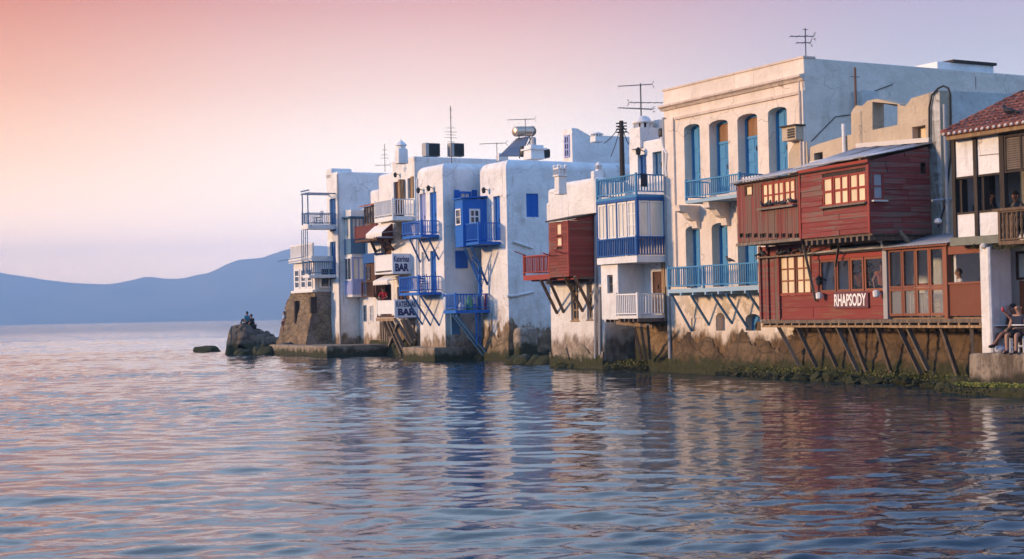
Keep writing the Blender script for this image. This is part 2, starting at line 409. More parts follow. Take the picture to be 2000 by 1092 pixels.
me.polygons.add(len(q)); me.polygons.foreach_set('loop_start', np.arange(0, q.size, 4, dtype=np.int32)); 
me.polygons.foreach_set('use_smooth', np.ones(len(q), dtype=bool)); me.update(calc_edges=True)
n = N('sea_water')
# wavelets too small or too far for the mesh: bump everywhere, growing roughness out on the open sea
sp_ = n.node('ShaderNodeSeparateXYZ'); n.t.links.new(n.pos, sp_.inputs[0])
open_sea = n.rng(sp_.outputs[1], 150, 600)
n.bump(n.math('MULTIPLY', n.math('ADD', n.noise(2.2, 3, (1,2.2,1)), n.math('MULTIPLY', n.noise(9, 2, (1,1.8,1)), .25)), n.math('ADD', .14, n.math('MULTIPLY', open_sea, 1.6))), 1.0, 0.05)
wm = n.done((0.006,0.028,0.042), n.math('ADD', 0.03, n.math('MULTIPLY', open_sea, 0.04)), spec=0.5); n.b.inputs['IOR'].default_value = 1.333
me.materials.append(wm)
wo_ = link(bpy.data.objects.new('water', me), (0,0,0), None); wo_['kind'] = 'structure'
# sea bed, so that the sea has a floor
sb = MB(); sb.add([(-6900,-6900,-0.8),(6900,-6900,-0.8),(6900,6900,-0.8),(-6900,6900,-0.8)], [(0,1,2,3)])
o = mk('sea_bed', sb, plain('sea_sand', (0.2,0.17,0.12), 0.9)); o['kind'] = 'structure'
# ------------------------------------------------------------------ island across the strait
prof = [(-1500,560),(-900,520),(-400,545),(-150,512),(0,531),(60,541),(110,551),(190,553),(220,552),(280,542),(320,546),(350,545),(410,531),(460,505),(510,503),(560,487),(620,478),(720,500),(860,470),(1000,510),(1300,530),(1700,548),(2200,560),(3200,575)]
pxs = np.array([p[0] for p in prof], float); pys = np.array([p[1] for p in prof], float)
D = 6200.0; nxi, nyi = 300, 40
cols = np.linspace(-1500, 3200, nxi); vs = []
for j in range(nyi):
    f = j/(nyi-1)
    for i in range(nxi):
        px = cols[i]; hy = 613 - 0.02*(px-1000); py = np.interp(px, pxs, pys)
        X = (px-1000)/F*D; hz = (hy-py)/F*D + CAM_H
        y = 5500 + f*1200 + 160*math.sin(px*0.004+1) * (1-f)
        rise = (f/0.58)**0.8 if f < 0.58 else max(0, 1-((f-0.58)/0.42)**1.5)
        nz = noise.fractal(Vector((X*0.0016, y*0.0016, 0)), 1.0, 2.0, 6) * 45 + noise.fractal(Vector((X*0.006, y*0.006, 3)), 1.0, 2.0, 4) * 12
        w = abs(f-0.58)/0.58
        z = hz*rise + nz*min(1, rise)*min(1, 0.42 + w*1.2)*(1 if 0.02 < f < .98 else 0) - (3 if f < 0.01 or f > .99 else 0)
        vs.append((X, y, z))
fs = [(j*nxi+i, j*nxi+i+1, (j+1)*nxi+i+1, (j+1)*nxi+i) for j in range(nyi-1) for i in range(nxi-1)]
im = N('island_scrub')
icol = im.mix(im.rng(im.noise(0.004, 6), 0.4, 0.65), (0.19,0.15,0.10), (0.10,0.10,0.06))
o = mk('island', MB().add(vs, fs), im.done(icol, 0.95, spec=0.1), smooth=True, recalc=False); o['kind'] = 'structure'
# a few white cottages on the far shore read as pale specks
# ------------------------------------------------------------------ haze
hh = HAZE_HALF
hb = MB().hexa([(-hh,-hh,-1.8),(hh,-hh,-1.8),(hh,hh,-1.8),(-hh,hh,-1.8),(-hh,-hh,HAZE_TOP),(hh,-hh,HAZE_TOP),(hh,hh,HAZE_TOP),(-hh,hh,HAZE_TOP)])
hm = bpy.data.materials.new('haze_air'); hm.use_nodes = True; ht = hm.node_tree; ht.nodes.clear()
pv = ht.nodes.new('ShaderNodeVolumePrincipled'); pv.inputs['Color'].default_value = (0.44, 0.68, 1.0, 1); pv.inputs['Density'].default_value = HAZE_DENS
pv.inputs['Anisotropy'].default_value = 0.0
ho = ht.nodes.new('ShaderNodeOutputMaterial'); ht.links.new(pv.outputs[0], ho.inputs['Volume'])
o = mk('haze', hb, hm); o['kind'] = 'stuff'
# ------------------------------------------------------------------ quays, rocks, land
T = (0.482, -0.876); S = (0.876, 0.482)
def quad(pl, u0, u1, o0, o1):   # plan corners
    return [(pl.P(u,0,o).x, pl.P(u,0,o).y) for u, o in ((u0,o1),(u1,o1),(u1,o0),(u0,o0))]
rockm = stone('shore_rock', (0.16,0.125,0.09), (0.30,0.24,0.17), 0.9)
darkrock = stone('dark_rock', (0.055,0.052,0.052), (0.10,0.095,0.09), 1.6)
concrete = stone('quay_concrete', (0.22,0.165,0.12), (0.30,0.24,0.175), 0.5, wet=0.12)
def rough_mesh(o, amp, sc, seed=0, sub=0):
    me = o.data; bm = bmesh.new(); bm.from_mesh(me)
    if sub: bmesh.ops.subdivide_edges(bm, edges=bm.edges[:], cuts=sub, use_grid_fill=True)
    off = Vector((seed*7.3, seed*3.1, seed)); bm.normal_update()
    for v in bm.verts:
        p = v.co*sc + off
        v.co += v.normal * (noise.fractal(p, 0.9, 2.0, 5) * amp)
    bm.to_mesh(me); bm.free(); me.polygons.foreach_set('use_smooth', [True]*len(me.polygons)); me.set_sharp_from_angle(angle=math.radians(38)); me.update()
def boulder(name, c, r, mat, parent, seed, sub=4, amp=0.28, flat=None, rz=0.0):
    bm = bmesh.new(); bmesh.ops.create_icosphere(bm, subdivisions=sub, radius=1.0); off = Vector((seed*5.7, seed*2.3, seed*1.1))
    for v in bm.verts:
        d = v.co.normalized(); k = 1 + amp*noise.fractal(d*1.3+off, 0.9, 2.0, 5) + amp*0.5*abs(noise.noise(d*3+off))
        # faceting: pull towards a few random planes
        for q in range(5):
            a = Vector((math.sin(seed*3+q*2.1), math.cos(seed*1.7+q*1.3), math.sin(seed+q*4.2)*0.8)).normalized(); t = d.dot(a)*k
            if t > 0.78: k *= 0.78/t
        v.co = Vector((d.x*r[0], d.y*r[1], d.z*r[2]))*k
    if rz: bmesh.ops.rotate(bm, verts=bm.verts, cent=(0,0,0), matrix=Matrix.Rotation(rz, 3, 'Z'))
    me = bpy.data.meshes.new(name); bm.to_mesh(me); bm.free(); me.materials.append(mat)
    me.polygons.foreach_set('use_smooth', [True]*len(me.polygons)); me.set_sharp_from_angle(angle=math.radians(32))
    return link(bpy.data.objects.new(name, me), Vector(c), parent)
# far landing quay
QA = Pl((-11.4, 93.9), T)
qa = body('stone_quay', quad(QA, -10.2, 0, -4.2, 0), -0.6, 0.66, concrete, None, 0.06, 2); rough_mesh(qa, 0.05, 0.7, 2, 5)
tag(qa, 'long low stone quay at the foot of the far tower and houses', 'quay')
# landing block under the house with royal blue balconies
QD = Pl((-4.12, 80.0), T)
qd = body('stone_quay', quad(QD, -4.0, 0, -4.0, 0), -0.6, 0.72, concrete, None, 0.05, 2); rough_mesh(qd, 0.05, 0.8, 5, 5)
tag(qd, 'short mossy concrete landing block below the royal blue balconies', 'quay')
# headland rock and the small skerry
hr = empty('headland_rock', ground_pt(500, 692), 'big brown and grey boulder at the tip of the quay with two people on top', 'rock')
brown_rock = stone('headland_stone', (0.075,0.062,0.055), (0.17,0.125,0.085), 0.5, wet=0.45)
rp = np.array([(445,-.5),(449,.2),(452,1.6),(458,1.88),(470,1.98),(482,2.02),(492,1.88),(500,1.72),(510,1.52),(515,1.58),(522,1.40),(532,1.14),(540,1.12),(548,.9),(554,.4),(560,-.5)])
rk_v = []; rk_f = []; gx, gy = 64, 56
for j in range(gy+1):
    for i in range(gx+1):
        px = 445+115*i/gx; v = -1+2*j/gy; Y = 107.3+2.1*v
        wob = 0.16*noise.noise(Vector((px*.05, v*1.6, 3)))
        h = np.interp(px+10*noise.noise(Vector((v*1.2, px*.02, 7))), rp[:,0], rp[:,1])
        edge = max(0, 1-abs(v+wob)**5)
        rid = abs(noise.noise(Vector((px*.085+v*1.2, v*1.7-px*.02, 1))))
        z = (h+.5)*edge**.6-.5 + (0.30*noise.fractal(Vector((px*.03, v*1.2, 5)),1,2,5) - .34*(0.25-min(.25,rid))*2)*min(1,edge*1.5)
        z = round(z/.22)*.22*.35 + z*.65
        c = at_depth(px, 640, 107.3); rk_v.append((c.x+.12*noise.noise(Vector((v*3,z*2,1))), Y+.18*noise.noise(Vector((px*.06,z*2,2))), z))
for j in range(gy):
    for i in range(gx): a_ = j*(gx+1)+i; rk_f.append((a_,a_+1,a_+gx+2,a_+gx+1))
bo_ = mk('boulder', MB().add(rk_v, rk_f), brown_rock, hr, smooth=True, recalc=False); bo_.data.set_sharp_from_angle(angle=math.radians(40))
for i, (px, r, h) in enumerate(((515,.7,.5),(470,.55,.4),(535,.75,.5),(552,.7,.7),(498,.6,.45),(458,.4,.3),(526,.5,.45))):
    c = ground_pt(px, 694); boulder('stone', (c.x, 102.5+i%3, 0.05), (r,r,h), darkrock if i % 2 else brown_rock, hr, 20+i, 3)
sk = boulder('sea_rock', ground_pt(407, 687), (1.05,0.8,0.5), darkrock, None, 34, 4, 0.3)
tag(sk, 'low black rock alone in the open water left of the headland', 'rock')
# ================================================================== materials of the town
P_white = plaster('lime_plaster', WHITE, 1.15, 0.7, bare=(0.26,0.19,0.13), amount=0.5)
P_whiteE = plaster('lime_plaster_streaked', WHITE, 1.7, 1.3, bare=(0.22,0.15,0.09), amount=0.6, peel=0.35)
P_whiteF = plaster('lime_plaster_grey_foot', WHITE, 1.25, 0.5, bare=(0.27,0.21,0.16), stain=(0.5,0.42,0.35), amount=0.3, peel=0.6)
P_big = plaster('old_facade_plaster', (0.80,0.68,0.57), 1.45, 0.5, bare=(0.15,0.09,0.045), stain=(0.50,0.41,0.31), amount=0.45, peel=0.8)
P_corn = plaster('cornice_plaster', (0.68,0.54,0.44), None, stain=(0.42,0.33,0.27), amount=0.6)
P_beige = plaster('bare_beige_render', (0.52,0.41,0.29), None, stain=(0.34,0.27,0.20), amount=0.5)
P_grey = plaster('grey_render', (0.56,0.54,0.50), None, stain=(0.34,0.31,0.28), amount=0.5)
P_clean = plaster('clean_limewash', WHITE, None, amount=0.15)
M_blue = paint('royal_blue_paint', (0.014,0.125,0.46), wear=0.12)
M_mid = paint('sky_blue_paint', (0.06,0.23,0.42), (0.5,0.52,0.5), 0.2)
M_pale = paint('pale_blue_paint', (0.30,0.42,0.50), (0.55,0.5,0.45), 0.3)
M_deep = paint('deep_blue_paint', (0.02,0.10,0.30), wear=0.12)
M_slate = paint('slate_blue_paint', (0.07,0.16,0.28), wear=0.2)
M_lilac = paint('lilac_paint', (0.30,0.34,0.58), wear=0.1)
M_whitep = paint('white_gloss_paint', (0.74,0.72,0.70), (0.45,0.38,0.32), 0.2)
M_redp = paint('oxide_red_paint', (0.30,0.05,0.035), (0.25,0.14,0.1), 0.35)
M_mar = paint('maroon_paint', (0.13,0.028,0.028), (0.2,0.12,0.1), 0.25)
M_redb = boards('red_boards', (0.21,0.040,0.030), (0.20,0.10,0.075), 0.45, True)
M_redw = boards('weathered_red_boards', (0.24,0.043,0.036), (0.24,0.135,0.105), 0.60, True)
M_redv = boards('weathered_upright_boards', (0.23,0.05,0.04), (0.20,0.125,0.09), 0.85, False)
M_redl = boards('rust_red_panels', (0.24,0.042,0.032), (0.27,0.10,0.055), 0.6, True)
M_frame = boards('orange_brown_frame', (0.25,0.085,0.045), (0.25,0.13,0.07), 0.3, False)
M_brown = wood('dark_brown_wood', (0.11,0.05,0.03))
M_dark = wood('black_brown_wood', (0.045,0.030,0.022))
M_grey = wood('weathered_grey_wood', (0.22,0.17,0.13))
M_tan = wood('tan_wood', (0.34,0.21,0.11))
M_brp = paint('brown_panel_paint', (0.17,0.055,0.03), (0.3,0.2,0.12), 0.1)
G_amber = pane('curtained_glass', (0.90,0.70,0.42), 0.25)
G_cream = pane('lace_curtain_glass', (0.80,0.74,0.62), 0.22)
G_grey = pane('grey_curtain_glass', (0.42,0.43,0.46), 0.15)
G_dark = pane('dark_glass', (0.035,0.045,0.06), 0.06)
G_brown = pane('brown_glass', (0.30,0.15,0.06), 0.08)
M_iron = plain('black_iron', (0.02,0.02,0.022), 0.5, 0.3)
M_rust = plain('rusty_iron', (0.16,0.08,0.05), 0.8, 0.2)
M_galv = plain('galvanised_pipe', (0.33,0.33,0.34), 0.5, 0.5)
M_alu = plain('aerial_aluminium', (0.10,0.10,0.11), 0.45, 0.5)
M_sheet = plain('grey_roof_sheet', (0.30,0.30,0.32), 0.6, 0.2, bump=0.3)
_n = N('terracotta'); _c = _n.mix(_n.rand(), (0.17,0.05,0.035), (0.34,0.12,0.075)); _c = _n.mix(_n.rng(_n.noise(6,5),.45,.7,0,.6), _c, (0.12,0.06,0.05)); _c = _n.mix(_n.rng(_n.noise(9,4),.62,.68,0,.8), _c, (0.50,0.38,0.33)); _n.bump(_n.noise(20,4),.4,.01); M_tile = _n.done(_c, .9, spec=.2)
M_beam = plain('olive_grey_beam', (0.20,0.20,0.155), 0.85, var=.4, bump=.3)
M_balk = wood('old_brown_railing', (0.16,0.10,0.06))
M_mortar = plain('lime_mortar', (0.62,0.56,0.50), 0.9, bump=0.4)
M_awn = plain('white_canvas', (0.78,0.72,0.66), 0.9, var=0.08)
M_sign = plain('white_signboard', (0.62,0.64,0.70), 0.5, var=0.08)
M_ink = plain('navy_lettering', (0.015,0.022,0.09), 0.6, var=0)
M_wpaint = plain('white_lettering', (0.82,0.78,0.74), 0.6, var=0.1)
M_plum = plain('plum_signboard', (0.13,0.035,0.045), 0.5)
M_room = plain('grey_room_wall', (0.72,0.72,0.76), 0.9, var=0.1)
M_tim = wood('old_grey_timber', (0.16,0.115,0.085))

# ================================================================== building elements
def rect(pl, x0, x1, y0, y1, off=0.0):
    ym, xm = (y0+y1)/2, (x0+x1)/2
    return pl.uz(x0, ym, off)[0], pl.uz(x1, ym, off)[0], pl.uz(xm, y1, off)[1], pl.uz(xm, y0, off)[1]
def window(parent, pl, r, off, cols, rows, fm, gm, fw=0.06, mw=0.035, name='window', sill=None, d=0.05, label=None):
    u0,u1,z0,z1 = r
    mb = MB().box(pl,u0,u1,z0,z0+fw,off,off+d).box(pl,u0,u1,z1-fw,z1,off,off+d).box(pl,u0,u0+fw,z0+fw,z1-fw,off,off+d).box(pl,u1-fw,u1,z0+fw,z1-fw,off,off+d)
    w = mk(name, mb, fm, parent)
    if label: w['label'] = label
    iu0,iu1,iz0,iz1 = u0+fw,u1-fw,z0+fw,z1-fw
    first = None
    for i in range(1, cols):
        u = iu0+(iu1-iu0)*i/cols; mk('mullion', B(pl,u-mw/2,u+mw/2,iz0,iz1,off+.002,off+d-.006), fm, w)
    for j in range(1, rows):
        z = iz0+(iz1-iz0)*j/rows; mk('glazing_bar', B(pl,iu0,iu1,z-mw/2,z+mw/2,off+.004,off+d-.012), fm, w)
    cu, cz = (iu1-iu0)/cols, (iz1-iz0)/rows
    if gm is not None:
        for i in range(cols):
            for j in range(rows):
                if first is None: first = mk('pane', B(pl,iu0,iu0+cu,iz0,iz0+cz,off-.004,off+.012), gm, w)
                else: dup(first, pl.t*(cu*i)+Vector((0,0,cz*j)))
    if sill: mk('sill', B(pl,u0-.06,u1+.06,z0-.06,z0-.003,off,off+sill), fm, w)
    return w
def door(parent, pl, r, off, fm, leaves=2, glass=None, transom=0.0, tg=None, name='door', fw=0.06, label=None):
    u0,u1,z0,z1 = r
    mb = MB().box(pl,u0,u0+fw,z0,z1,off,off+.07).box(pl,u1-fw,u1,z0,z1,off,off+.07).box(pl,u0+fw,u1-fw,z1-fw,z1,off,off+.07)
    top = z1-fw
    if transom: mb.box(pl,u0+fw,u1-fw,z1-transom-fw,z1-transom,off,off+.07); top = z1-transom-fw
    d = mk(name, mb, fm, parent)
    if label: d['label'] = label
    if transom: mk('transom_pane', B(pl,u0+fw,u1-fw,z1-transom,z1-fw,off+.01,off+.03), tg or G_dark, d)
    w = (u1-u0-2*fw)/leaves; first = None
    for i in range(leaves):
        a = u0+fw+w*i+.006; b = a+w-.012
        if first is None:
            m = MB().box(pl,a,b,z0+.01,top-.006,off+.005,off+.035)
            for k in range(3):
                h = (top-z0)/3; m.box(pl,a+.07,b-.07,z0+h*k+.09,z0+h*(k+1)-.05,off+.035,off+.052)
            first = mk('door_leaf', m, fm, d)
        else: dup(first, pl.t*(w*i))
    um = (u0+u1)/2
    mk('handle', B(pl,um+.03,um+.06,z0+.95,z0+1.12,off+.035,off+.075), M_iron, d)
    return d
def shutters(parent, pl, r, off, m, leaves=2):
    u0,u1,z0,z1 = r; w = (u1-u0)/leaves
    for i in range(leaves):
        a,b = u0+w*i+.008, u0+w*(i+1)-.008
        mb = MB().box(pl,a,b,z0,z1,off,off+.03).box(pl,a,a+.06,z0,z1,off+.03,off+.05).box(pl,b-.06,b,z0,z1,off+.03,off+.05)
        for z in (z0, (z0+z1)/2-.03, z1-.06): mb.box(pl,a+.06,b-.06,z,z+.06,off+.03,off+.05)
        sh = mk('shutter', mb, m, parent)
        ns = max(4, int((z1-z0)/0.11)); first = None
        for k in range(ns):
            z = z0+.07+(z1-z0-.14)*k/ns
            if first is None: first = mk('slat', B(pl,a+.06,b-.06,z,z+.045,off+.03,off+.042), m, sh)
            else: dup(first, (0,0,(z1-z0-.14)*k/ns))
def balcony(parent, pl, far, cor, wall, yr, yf, fm, sm, sp=0.13, slab=0.12, far_side=True, bw=0.03, b=None, solid=None, name='balcony', posts=True, low=None, label=None, front=True, turned=False, mesh_floor=None):
    b = b or pl.solve_b(cor, wall, yf)
    u1, zf = pl.uz(cor, yf, b); u0 = pl.uz(far, yf, b)[0]; zr = pl.uz(cor, yr, b)[1]
    bal = mk(name, B(pl,u0,u1,zf,zf+slab,0.0,b), sm, parent)
    if label: bal['label'] = label
    e = 0.03; rh = 0.05; zt = zf+slab
    zl = low if low is not None else 0.10
    def rails(z0, z1, nm):
        if front: mk(nm, B(pl,u0,u1,z0,z1,b-.055,b+.005), fm, bal)
        mk(nm, B(pl,u1-.055,u1+.005,z0,z1,0.02,b-.058), fm, bal)
        if far_side: mk(nm, B(pl,u0-.005,u0+.055,z0,z1,0.02,b-.058), fm, bal)
    rails(zr-rh, zr, 'top_rail'); rails(zt+zl, zt+zl+.04, 'bottom_rail')
    if posts:
        for u in (u0+.02, u1-.06):
            mk('post', B(pl,u-.012,u+.062,zt,zr+.05,b-.066,b+.012), fm, bal)
    if solid:
        if front: mk('front_panel', B(pl,u0+.06,u1-.06,zt+zl+.042,zr-rh-.002,b-.045,b-.012), solid, bal)
        mk('side_panel', B(pl,u1-.045,u1-.012,zt+zl+.042,zr-rh-.002,.03,b-.07), solid, bal)
    else:
        first = None
        L = u1-u0; nf = max(2, int(round(L/sp))); ns = max(2, int(round(b/sp)))
        z0, z1 = zt+zl+.042, zr-rh-.002
        if front:
            for i in range(1, nf):
                u = u0+L*i/nf
                if first is None:
                    if turned:
                        h = z1-z0; mb = MB().lathe(pl.P(u,z0,b-.028), [(bw*.5,0),(bw*.9,h*.15),(bw*.45,h*.3),(bw*.95,h*.5),(bw*.45,h*.72),(bw*.8,h*.86),(bw*.5,h)], 8)
                    else: mb = B(pl,u-bw/2,u+bw/2,z0,z1,b-.028-bw/2,b-.028+bw/2)
                    first = mk('baluster', mb, fm, bal); fu = u
                else: dup(first, pl.t*(u-fu))
        sides = [u1-.028] + ([u0+.028] if far_side else [])
        for us in sides:
            f2 = None
            for i in range(1, ns):
                o = b*i/ns
                if f2 is None: f2 = mk('baluster', B(pl,us-bw/2,us+bw/2,z0,z1,o-bw/2,o+bw/2), fm, bal); fo = o
                else: dup(f2, pl.n*(o-fo))
    return bal, dict(u0=u0,u1=u1,zf=zf,zt=zt,zr=zr,b=b)
def struts(bal, pl, b, lst, m, w=0.09, off0=0.0):
    for x0,y0,x1,y1 in lst:
        p = pl.at(x0,y0,b); q = pl.at(x1,y1,off0)
        # run the foot along the wall under its own head
        mk('strut', MB().bar(p, q, w, w), m, bal)
def boarded(name, parent, pl, u0, u1, z0, z1, off, m, h=0.14, horiz=True, t=0.03, holes=(), top=None, gap=0.008, jitter=0.006, back=True):
    """a wall of separate planks; holes are (u0,u1,z0,z1); top(u) gives a sloping head"""
    bm_ = None
    wall = mk(name, B(pl,u0+.01,u1-.01,z0+.01,(min(top(u0),top(u1)) if top else z1)-.01,off-t-.04,off-t-.004), M_dark, parent) if back else None
    if holes and back:
        cut(wall, [B(pl,a,b,c,d,off-t-.2,off+.1) for a,b,c,d in holes])
    R = random.Random(int(u0*100)+int(z0*77))
    if horiz:
        nrow = max(1, int(round(((top and max(top(u0),top(u1)) or z1)-z0)/h))); hh = ((top and max(top(u0),top(u1)) or z1)-z0)/nrow
        for i in range(nrow):
            a, b_ = z0+hh*i, z0+hh*(i+1)-gap
            segs = [(u0,u1)]
            for (ha,hb,hc,hd) in holes:
                if b_ > hc+.02 and a < hd-.02:
                    ns = []
                    for s0,s1 in segs:
                        if hb <= s0 or ha >= s1: ns.append((s0,s1)); continue
                        if ha-s0 > .03: ns.append((s0,ha))
                        if s1-hb > .03: ns.append((hb,s1))
                    segs = ns
            # butt joints
            out = []
            for s0,s1 in segs:
                if s1-s0 > 1.6: c = s0+(s1-s0)*R.uniform(.3,.7); out += [(s0,c-.004),(c+.004,s1)]
                else: out.append((s0,s1))
            for s0,s1 in out:
                j = R.uniform(-jitter, jitter); k = R.uniform(-.004,.004)
                if top:
                    t0, t1 = top(s0), top(s1)
                    if min(t0,t1) < b_:
                        # clip polygon against the slope
                        pts = clip_slope([(s0,a+k),(s1,a+k),(s1,b_+k),(s0,b_+k)], top, u0, u1)
                        if len(pts) >= 3: mk('plank', MB().poly(pl, pts, off-t, off+j), m, wall or parent)
                        continue
                mk('plank', MB().hexa([pl.P(s0,a+k,off-t),pl.P(s1,a-k,off-t),pl.P(s1,a-k,off+j+.006),pl.P(s0,a+k,off+j+.006),pl.P(s0,b_,off-t),pl.P(s1,b_,off-t),pl.P(s1,b_,off+j),pl.P(s0,b_,off+j)]), m, wall or parent)
    else:
        nc = max(1, int(round((u1-u0)/h))); ww = (u1-u0)/nc
        for i in range(nc):
            a, b_ = u0+ww*i, u0+ww*(i+1)-gap; zz = top((a+b_)/2) if top else z1
            segs = [(z0+R.uniform(-.015,.02),zz)]
            for (ha,hb,hc,hd) in holes:
                if b_ > ha+.02 and a < hb-.02:
                    ns = []
                    for s0,s1 in segs:
                        if hd <= s0 or hc >= s1: ns.append((s0,s1)); continue
                        if hc-s0 > .03: ns.append((s0,hc))
                        if s1-hd > .03: ns.append((hd,s1))
                    segs = ns
            for s0,s1 in segs:
                j = R.uniform(-jitter, jitter)
                mk('plank', B(pl,a,b_,s0,s1,off-t,off+j), m, wall or parent)
    return wall
def clip_slope(pts, top, u0, u1):
    g = lambda p: top(p[0]) - p[1]
    out = []
    for i in range(len(pts)):
        p, q = pts[i], pts[(i+1)%len(pts)]; a, b = g(p), g(q)
        if a >= 0: out.append(p)
        if a*b < 0: k = a/(a-b); out.append((p[0]+(q[0]-p[0])*k, p[1]+(q[1]-p[1])*k))
    return out
def text(name, s, pl, u, z, off, h, sx, mat, parent, bold=0.0, align='CENTER', fit=None):
    cu = bpy.data.curves.new(name, 'FONT'); cu.body = s; cu.size = h; cu.align_x = align; cu.extrude = 0.006; cu.offset = bold; cu.resolution_u = 3
    tmp = bpy.data.objects.new('lettering_outline', cu); col.objects.link(tmp)
    dg = bpy.context.evaluated_depsgraph_get(); me = bpy.data.meshes.new_from_object(tmp.evaluated_get(dg)); bpy.data.objects.remove(tmp)
    if fit:
        xs_ = [v.co.x for v in me.vertices]; sx = fit/(max(xs_)-min(xs_))
    mt = Matrix((pl.t*sx, Vector((0,0,1)), pl.n)).transposed().to_4x4(); me.transform(mt); me.materials.clear(); me.materials.append(mat)
    return link(bpy.data.objects.new(name, me), pl.P(u, z, off), parent)
def root(pl, label, u=0, cat='house', name='white_house', z=0.0, off=-1, group=None):
    return empty(name, pl.P(u, z, off), label, cat, group)
def topz(pl, px, py, off=0): return pl.uz(px, py, off)[1]
def U(pl, px, off=0, py=500): return pl.uz(px, py, off)[0]
def lamp(parent, pl, px, py, off=0.0):
    u, z = pl.uz(px, py, off)
    mb = MB().bar(pl.P(u,z,off), pl.P(u,z+.12,off+.28), .03).lathe(pl.P(u,z-.16,off+.28), [(.03,0),(.09,.04),(.11,.2),(.13,.21),(.03,.32)], 8)
    return mk('wall_lamp', mb, M_iron, parent)

# ================================================================== tower on the headland
HT = Pl((-11.27,100), T)
A_corner = HT.o
# stone bastion: seaward face and return
Bp = Pl((at_depth(617,640,100.8).x, 100.8), T)
bt = root(Bp, 'squat stone tower with white windowed room at the far end of the row', -2, 'tower', 'stone_tower', 0.66)
zt = topz(Bp, 617, 570); zb = 0.6
stt = stone('tower_stone', (0.12,0.085,0.058), (0.26,0.185,0.115), 1.6, algae=False)
uL = U(Bp, 567, 0, 600)
top = quad(Bp, uL, 0, -6, 0); bot = quad(Bp, uL-1.0, 0.15, -6, 0.75)
# relief of separate stones on a fine grid
def stone_face(name, pl, u0, u1, z0, z1, off, mat, parent, sx=0.42, sz=0.26, depth=0.07, seed=1, batter=0.0, step=0.07, splay=(0,0), wob=0.08, ragged=None):
    R = random.Random(seed); nu, nz = max(2,int((u1-u0)/step)), max(2,int((z1-z0)/step))
    cells = {}
    def seedpt(i, j):
        if (i,j) not in cells: cells[(i,j)] = (i+0.5*(j%2)+R.uniform(-.32,.32), j+R.uniform(-.3,.3), R.uniform(-1,1))
        return cells[(i,j)]
    vs = []; fs = []
    for b in range(nz+1):
        f = b/nz; z = z0+(z1-z0)*f
        for a in range(nu+1):
            g = a/nu; u = u0+(u1-u0)*g - splay[0]*(1-f)*(1-g) + splay[1]*(1-f)*g
            x, y = u/sx, z/sz; i0, j0 = int(math.floor(x)), int(math.floor(y)); d1 = d2 = 9; hh = 0
            for i in (i0-1,i0,i0+1):
                for j in (j0-1,j0,j0+1):
                    s = seedpt(i,j); d = math.hypot(x-s[0], y-s[1])
                    if d < d1: d2 = d1; d1 = d; hh = s[2]
                    elif d < d2: d2 = d
            k = min(1, (d2-d1)/0.22); k = k*k*(3-2*k)
            o = off + batter*(1-f) + depth*(k*(0.7+0.3*hh)) + wob*noise.fractal(Vector((u*.5,z*.5,seed)),1,2,3)
            vs.append(pl.P(u,z,o))
    for b in range(nz):
        for a in range(nu):
            if ragged and z0+(z1-z0)*b/nz > ragged(u0+(u1-u0)*a/nu): continue
            i = b*(nu+1)+a; fs.append((i,i+1,i+nu+2,i+nu+1))
    o = mk(name, MB().add(vs,fs), mat, parent, smooth=True, recalc=False); o['kind'] = 'stuff'; return o
mb = MB().prism([Vector((p[0],p[1],zb)) for p in quad(Bp, uL-1.0, 0.12, -6, 0.55)], [Vector((p[0],p[1],zt-.02)) for p in quad(Bp, uL, -.02, -6, -.12)])
mc_ = mk('masonry_core', mb, stt, bt); rough_mesh(mc_, .16, .8, 3, 7)
stone_face('stonework', Bp, uL, 0, zb, zt, -.05, stt, bt, seed=4, batter=0.72, splay=(1.0,.12), step=0.08, wob=.26, depth=.11)
Bs = Bp.side(0.06)
stone_face('stonework', Bs, -.02, 3.0, zb, zt, 0.0, stone('tower_side_stone', (0.17,0.13,0.11), (0.29,0.22,0.17), 1.6, algae=False), bt, 0.55, 0.24, 0.05, seed=9, splay=(.74,0), wob=.12)
for px, y0, y1 in ((578,588,632),(609,580,612)):
    u, z1 = Bp.uz(px, y0, .3); z0 = Bp.uz(px, y1, .3)[1]
    mk('arrow_slit', B(Bp,u-.13,u+.13,z0,z1,.0,.42), M_dark, bt)
# white room on the tower
zr = topz(Bp, 617, 512); u_a = U(Bp, 571, 0.1, 540)
wr = mk('upper_room', B(Bp,u_a,-.05,zt,zr,-3,0.0), P_clean, bt)
for i in range(3):
    a = u_a+.25+(abs(u_a)-.4)/3*i
    window(bt, Bp, (a, a+(abs(u_a)-.4)/3-.25, zt+.25, zr-.35), 0.002, 1, 3, M_whitep, G_dark, .12, .08)
mk('balustrade_base', B(Bp,u_a-.02,.1,zt-.02,zt+.14,-.05,.22), M_whitep, bt)
window(bt, Bs, (.3,1.6,zt+.25,zr-.35), .002, 2, 2, M_whitep, G_dark, .1, .06)
zc = topz(Bp, 617, 500)
mk('terrace_slab', B(Bp,u_a-.15,.2,zr+.06,zc,-4,.3), P_clean, bt)
zp = topz(Bp, 617, 474)
mk('parapet_rail', B(Bp,u_a-.05,.2,zp-.1,zp,.1,.2), P_clean, bt)
f1 = None
for i in range(24):
    u = u_a+.0+(abs(u_a)+.1)*i/23
    if f1 is None: f1 = mk('baluster', B(Bp,u-.05,u+.05,zc,zp-.102,.11,.19), P_clean, bt); fu = u
    else: dup(f1, Bp.t*(u-fu))
mk('parapet_wall', B(Bp,u_a-.05,.2,zc,zp,-3.2,-3.0), P_clean, bt)
mk('pergola_rail', MB().tube([Bp.P(u_a-.9,zr+.25,.8), Bp.P(.2,zr+.35,.8)], .03, 6), M_slate, bt)

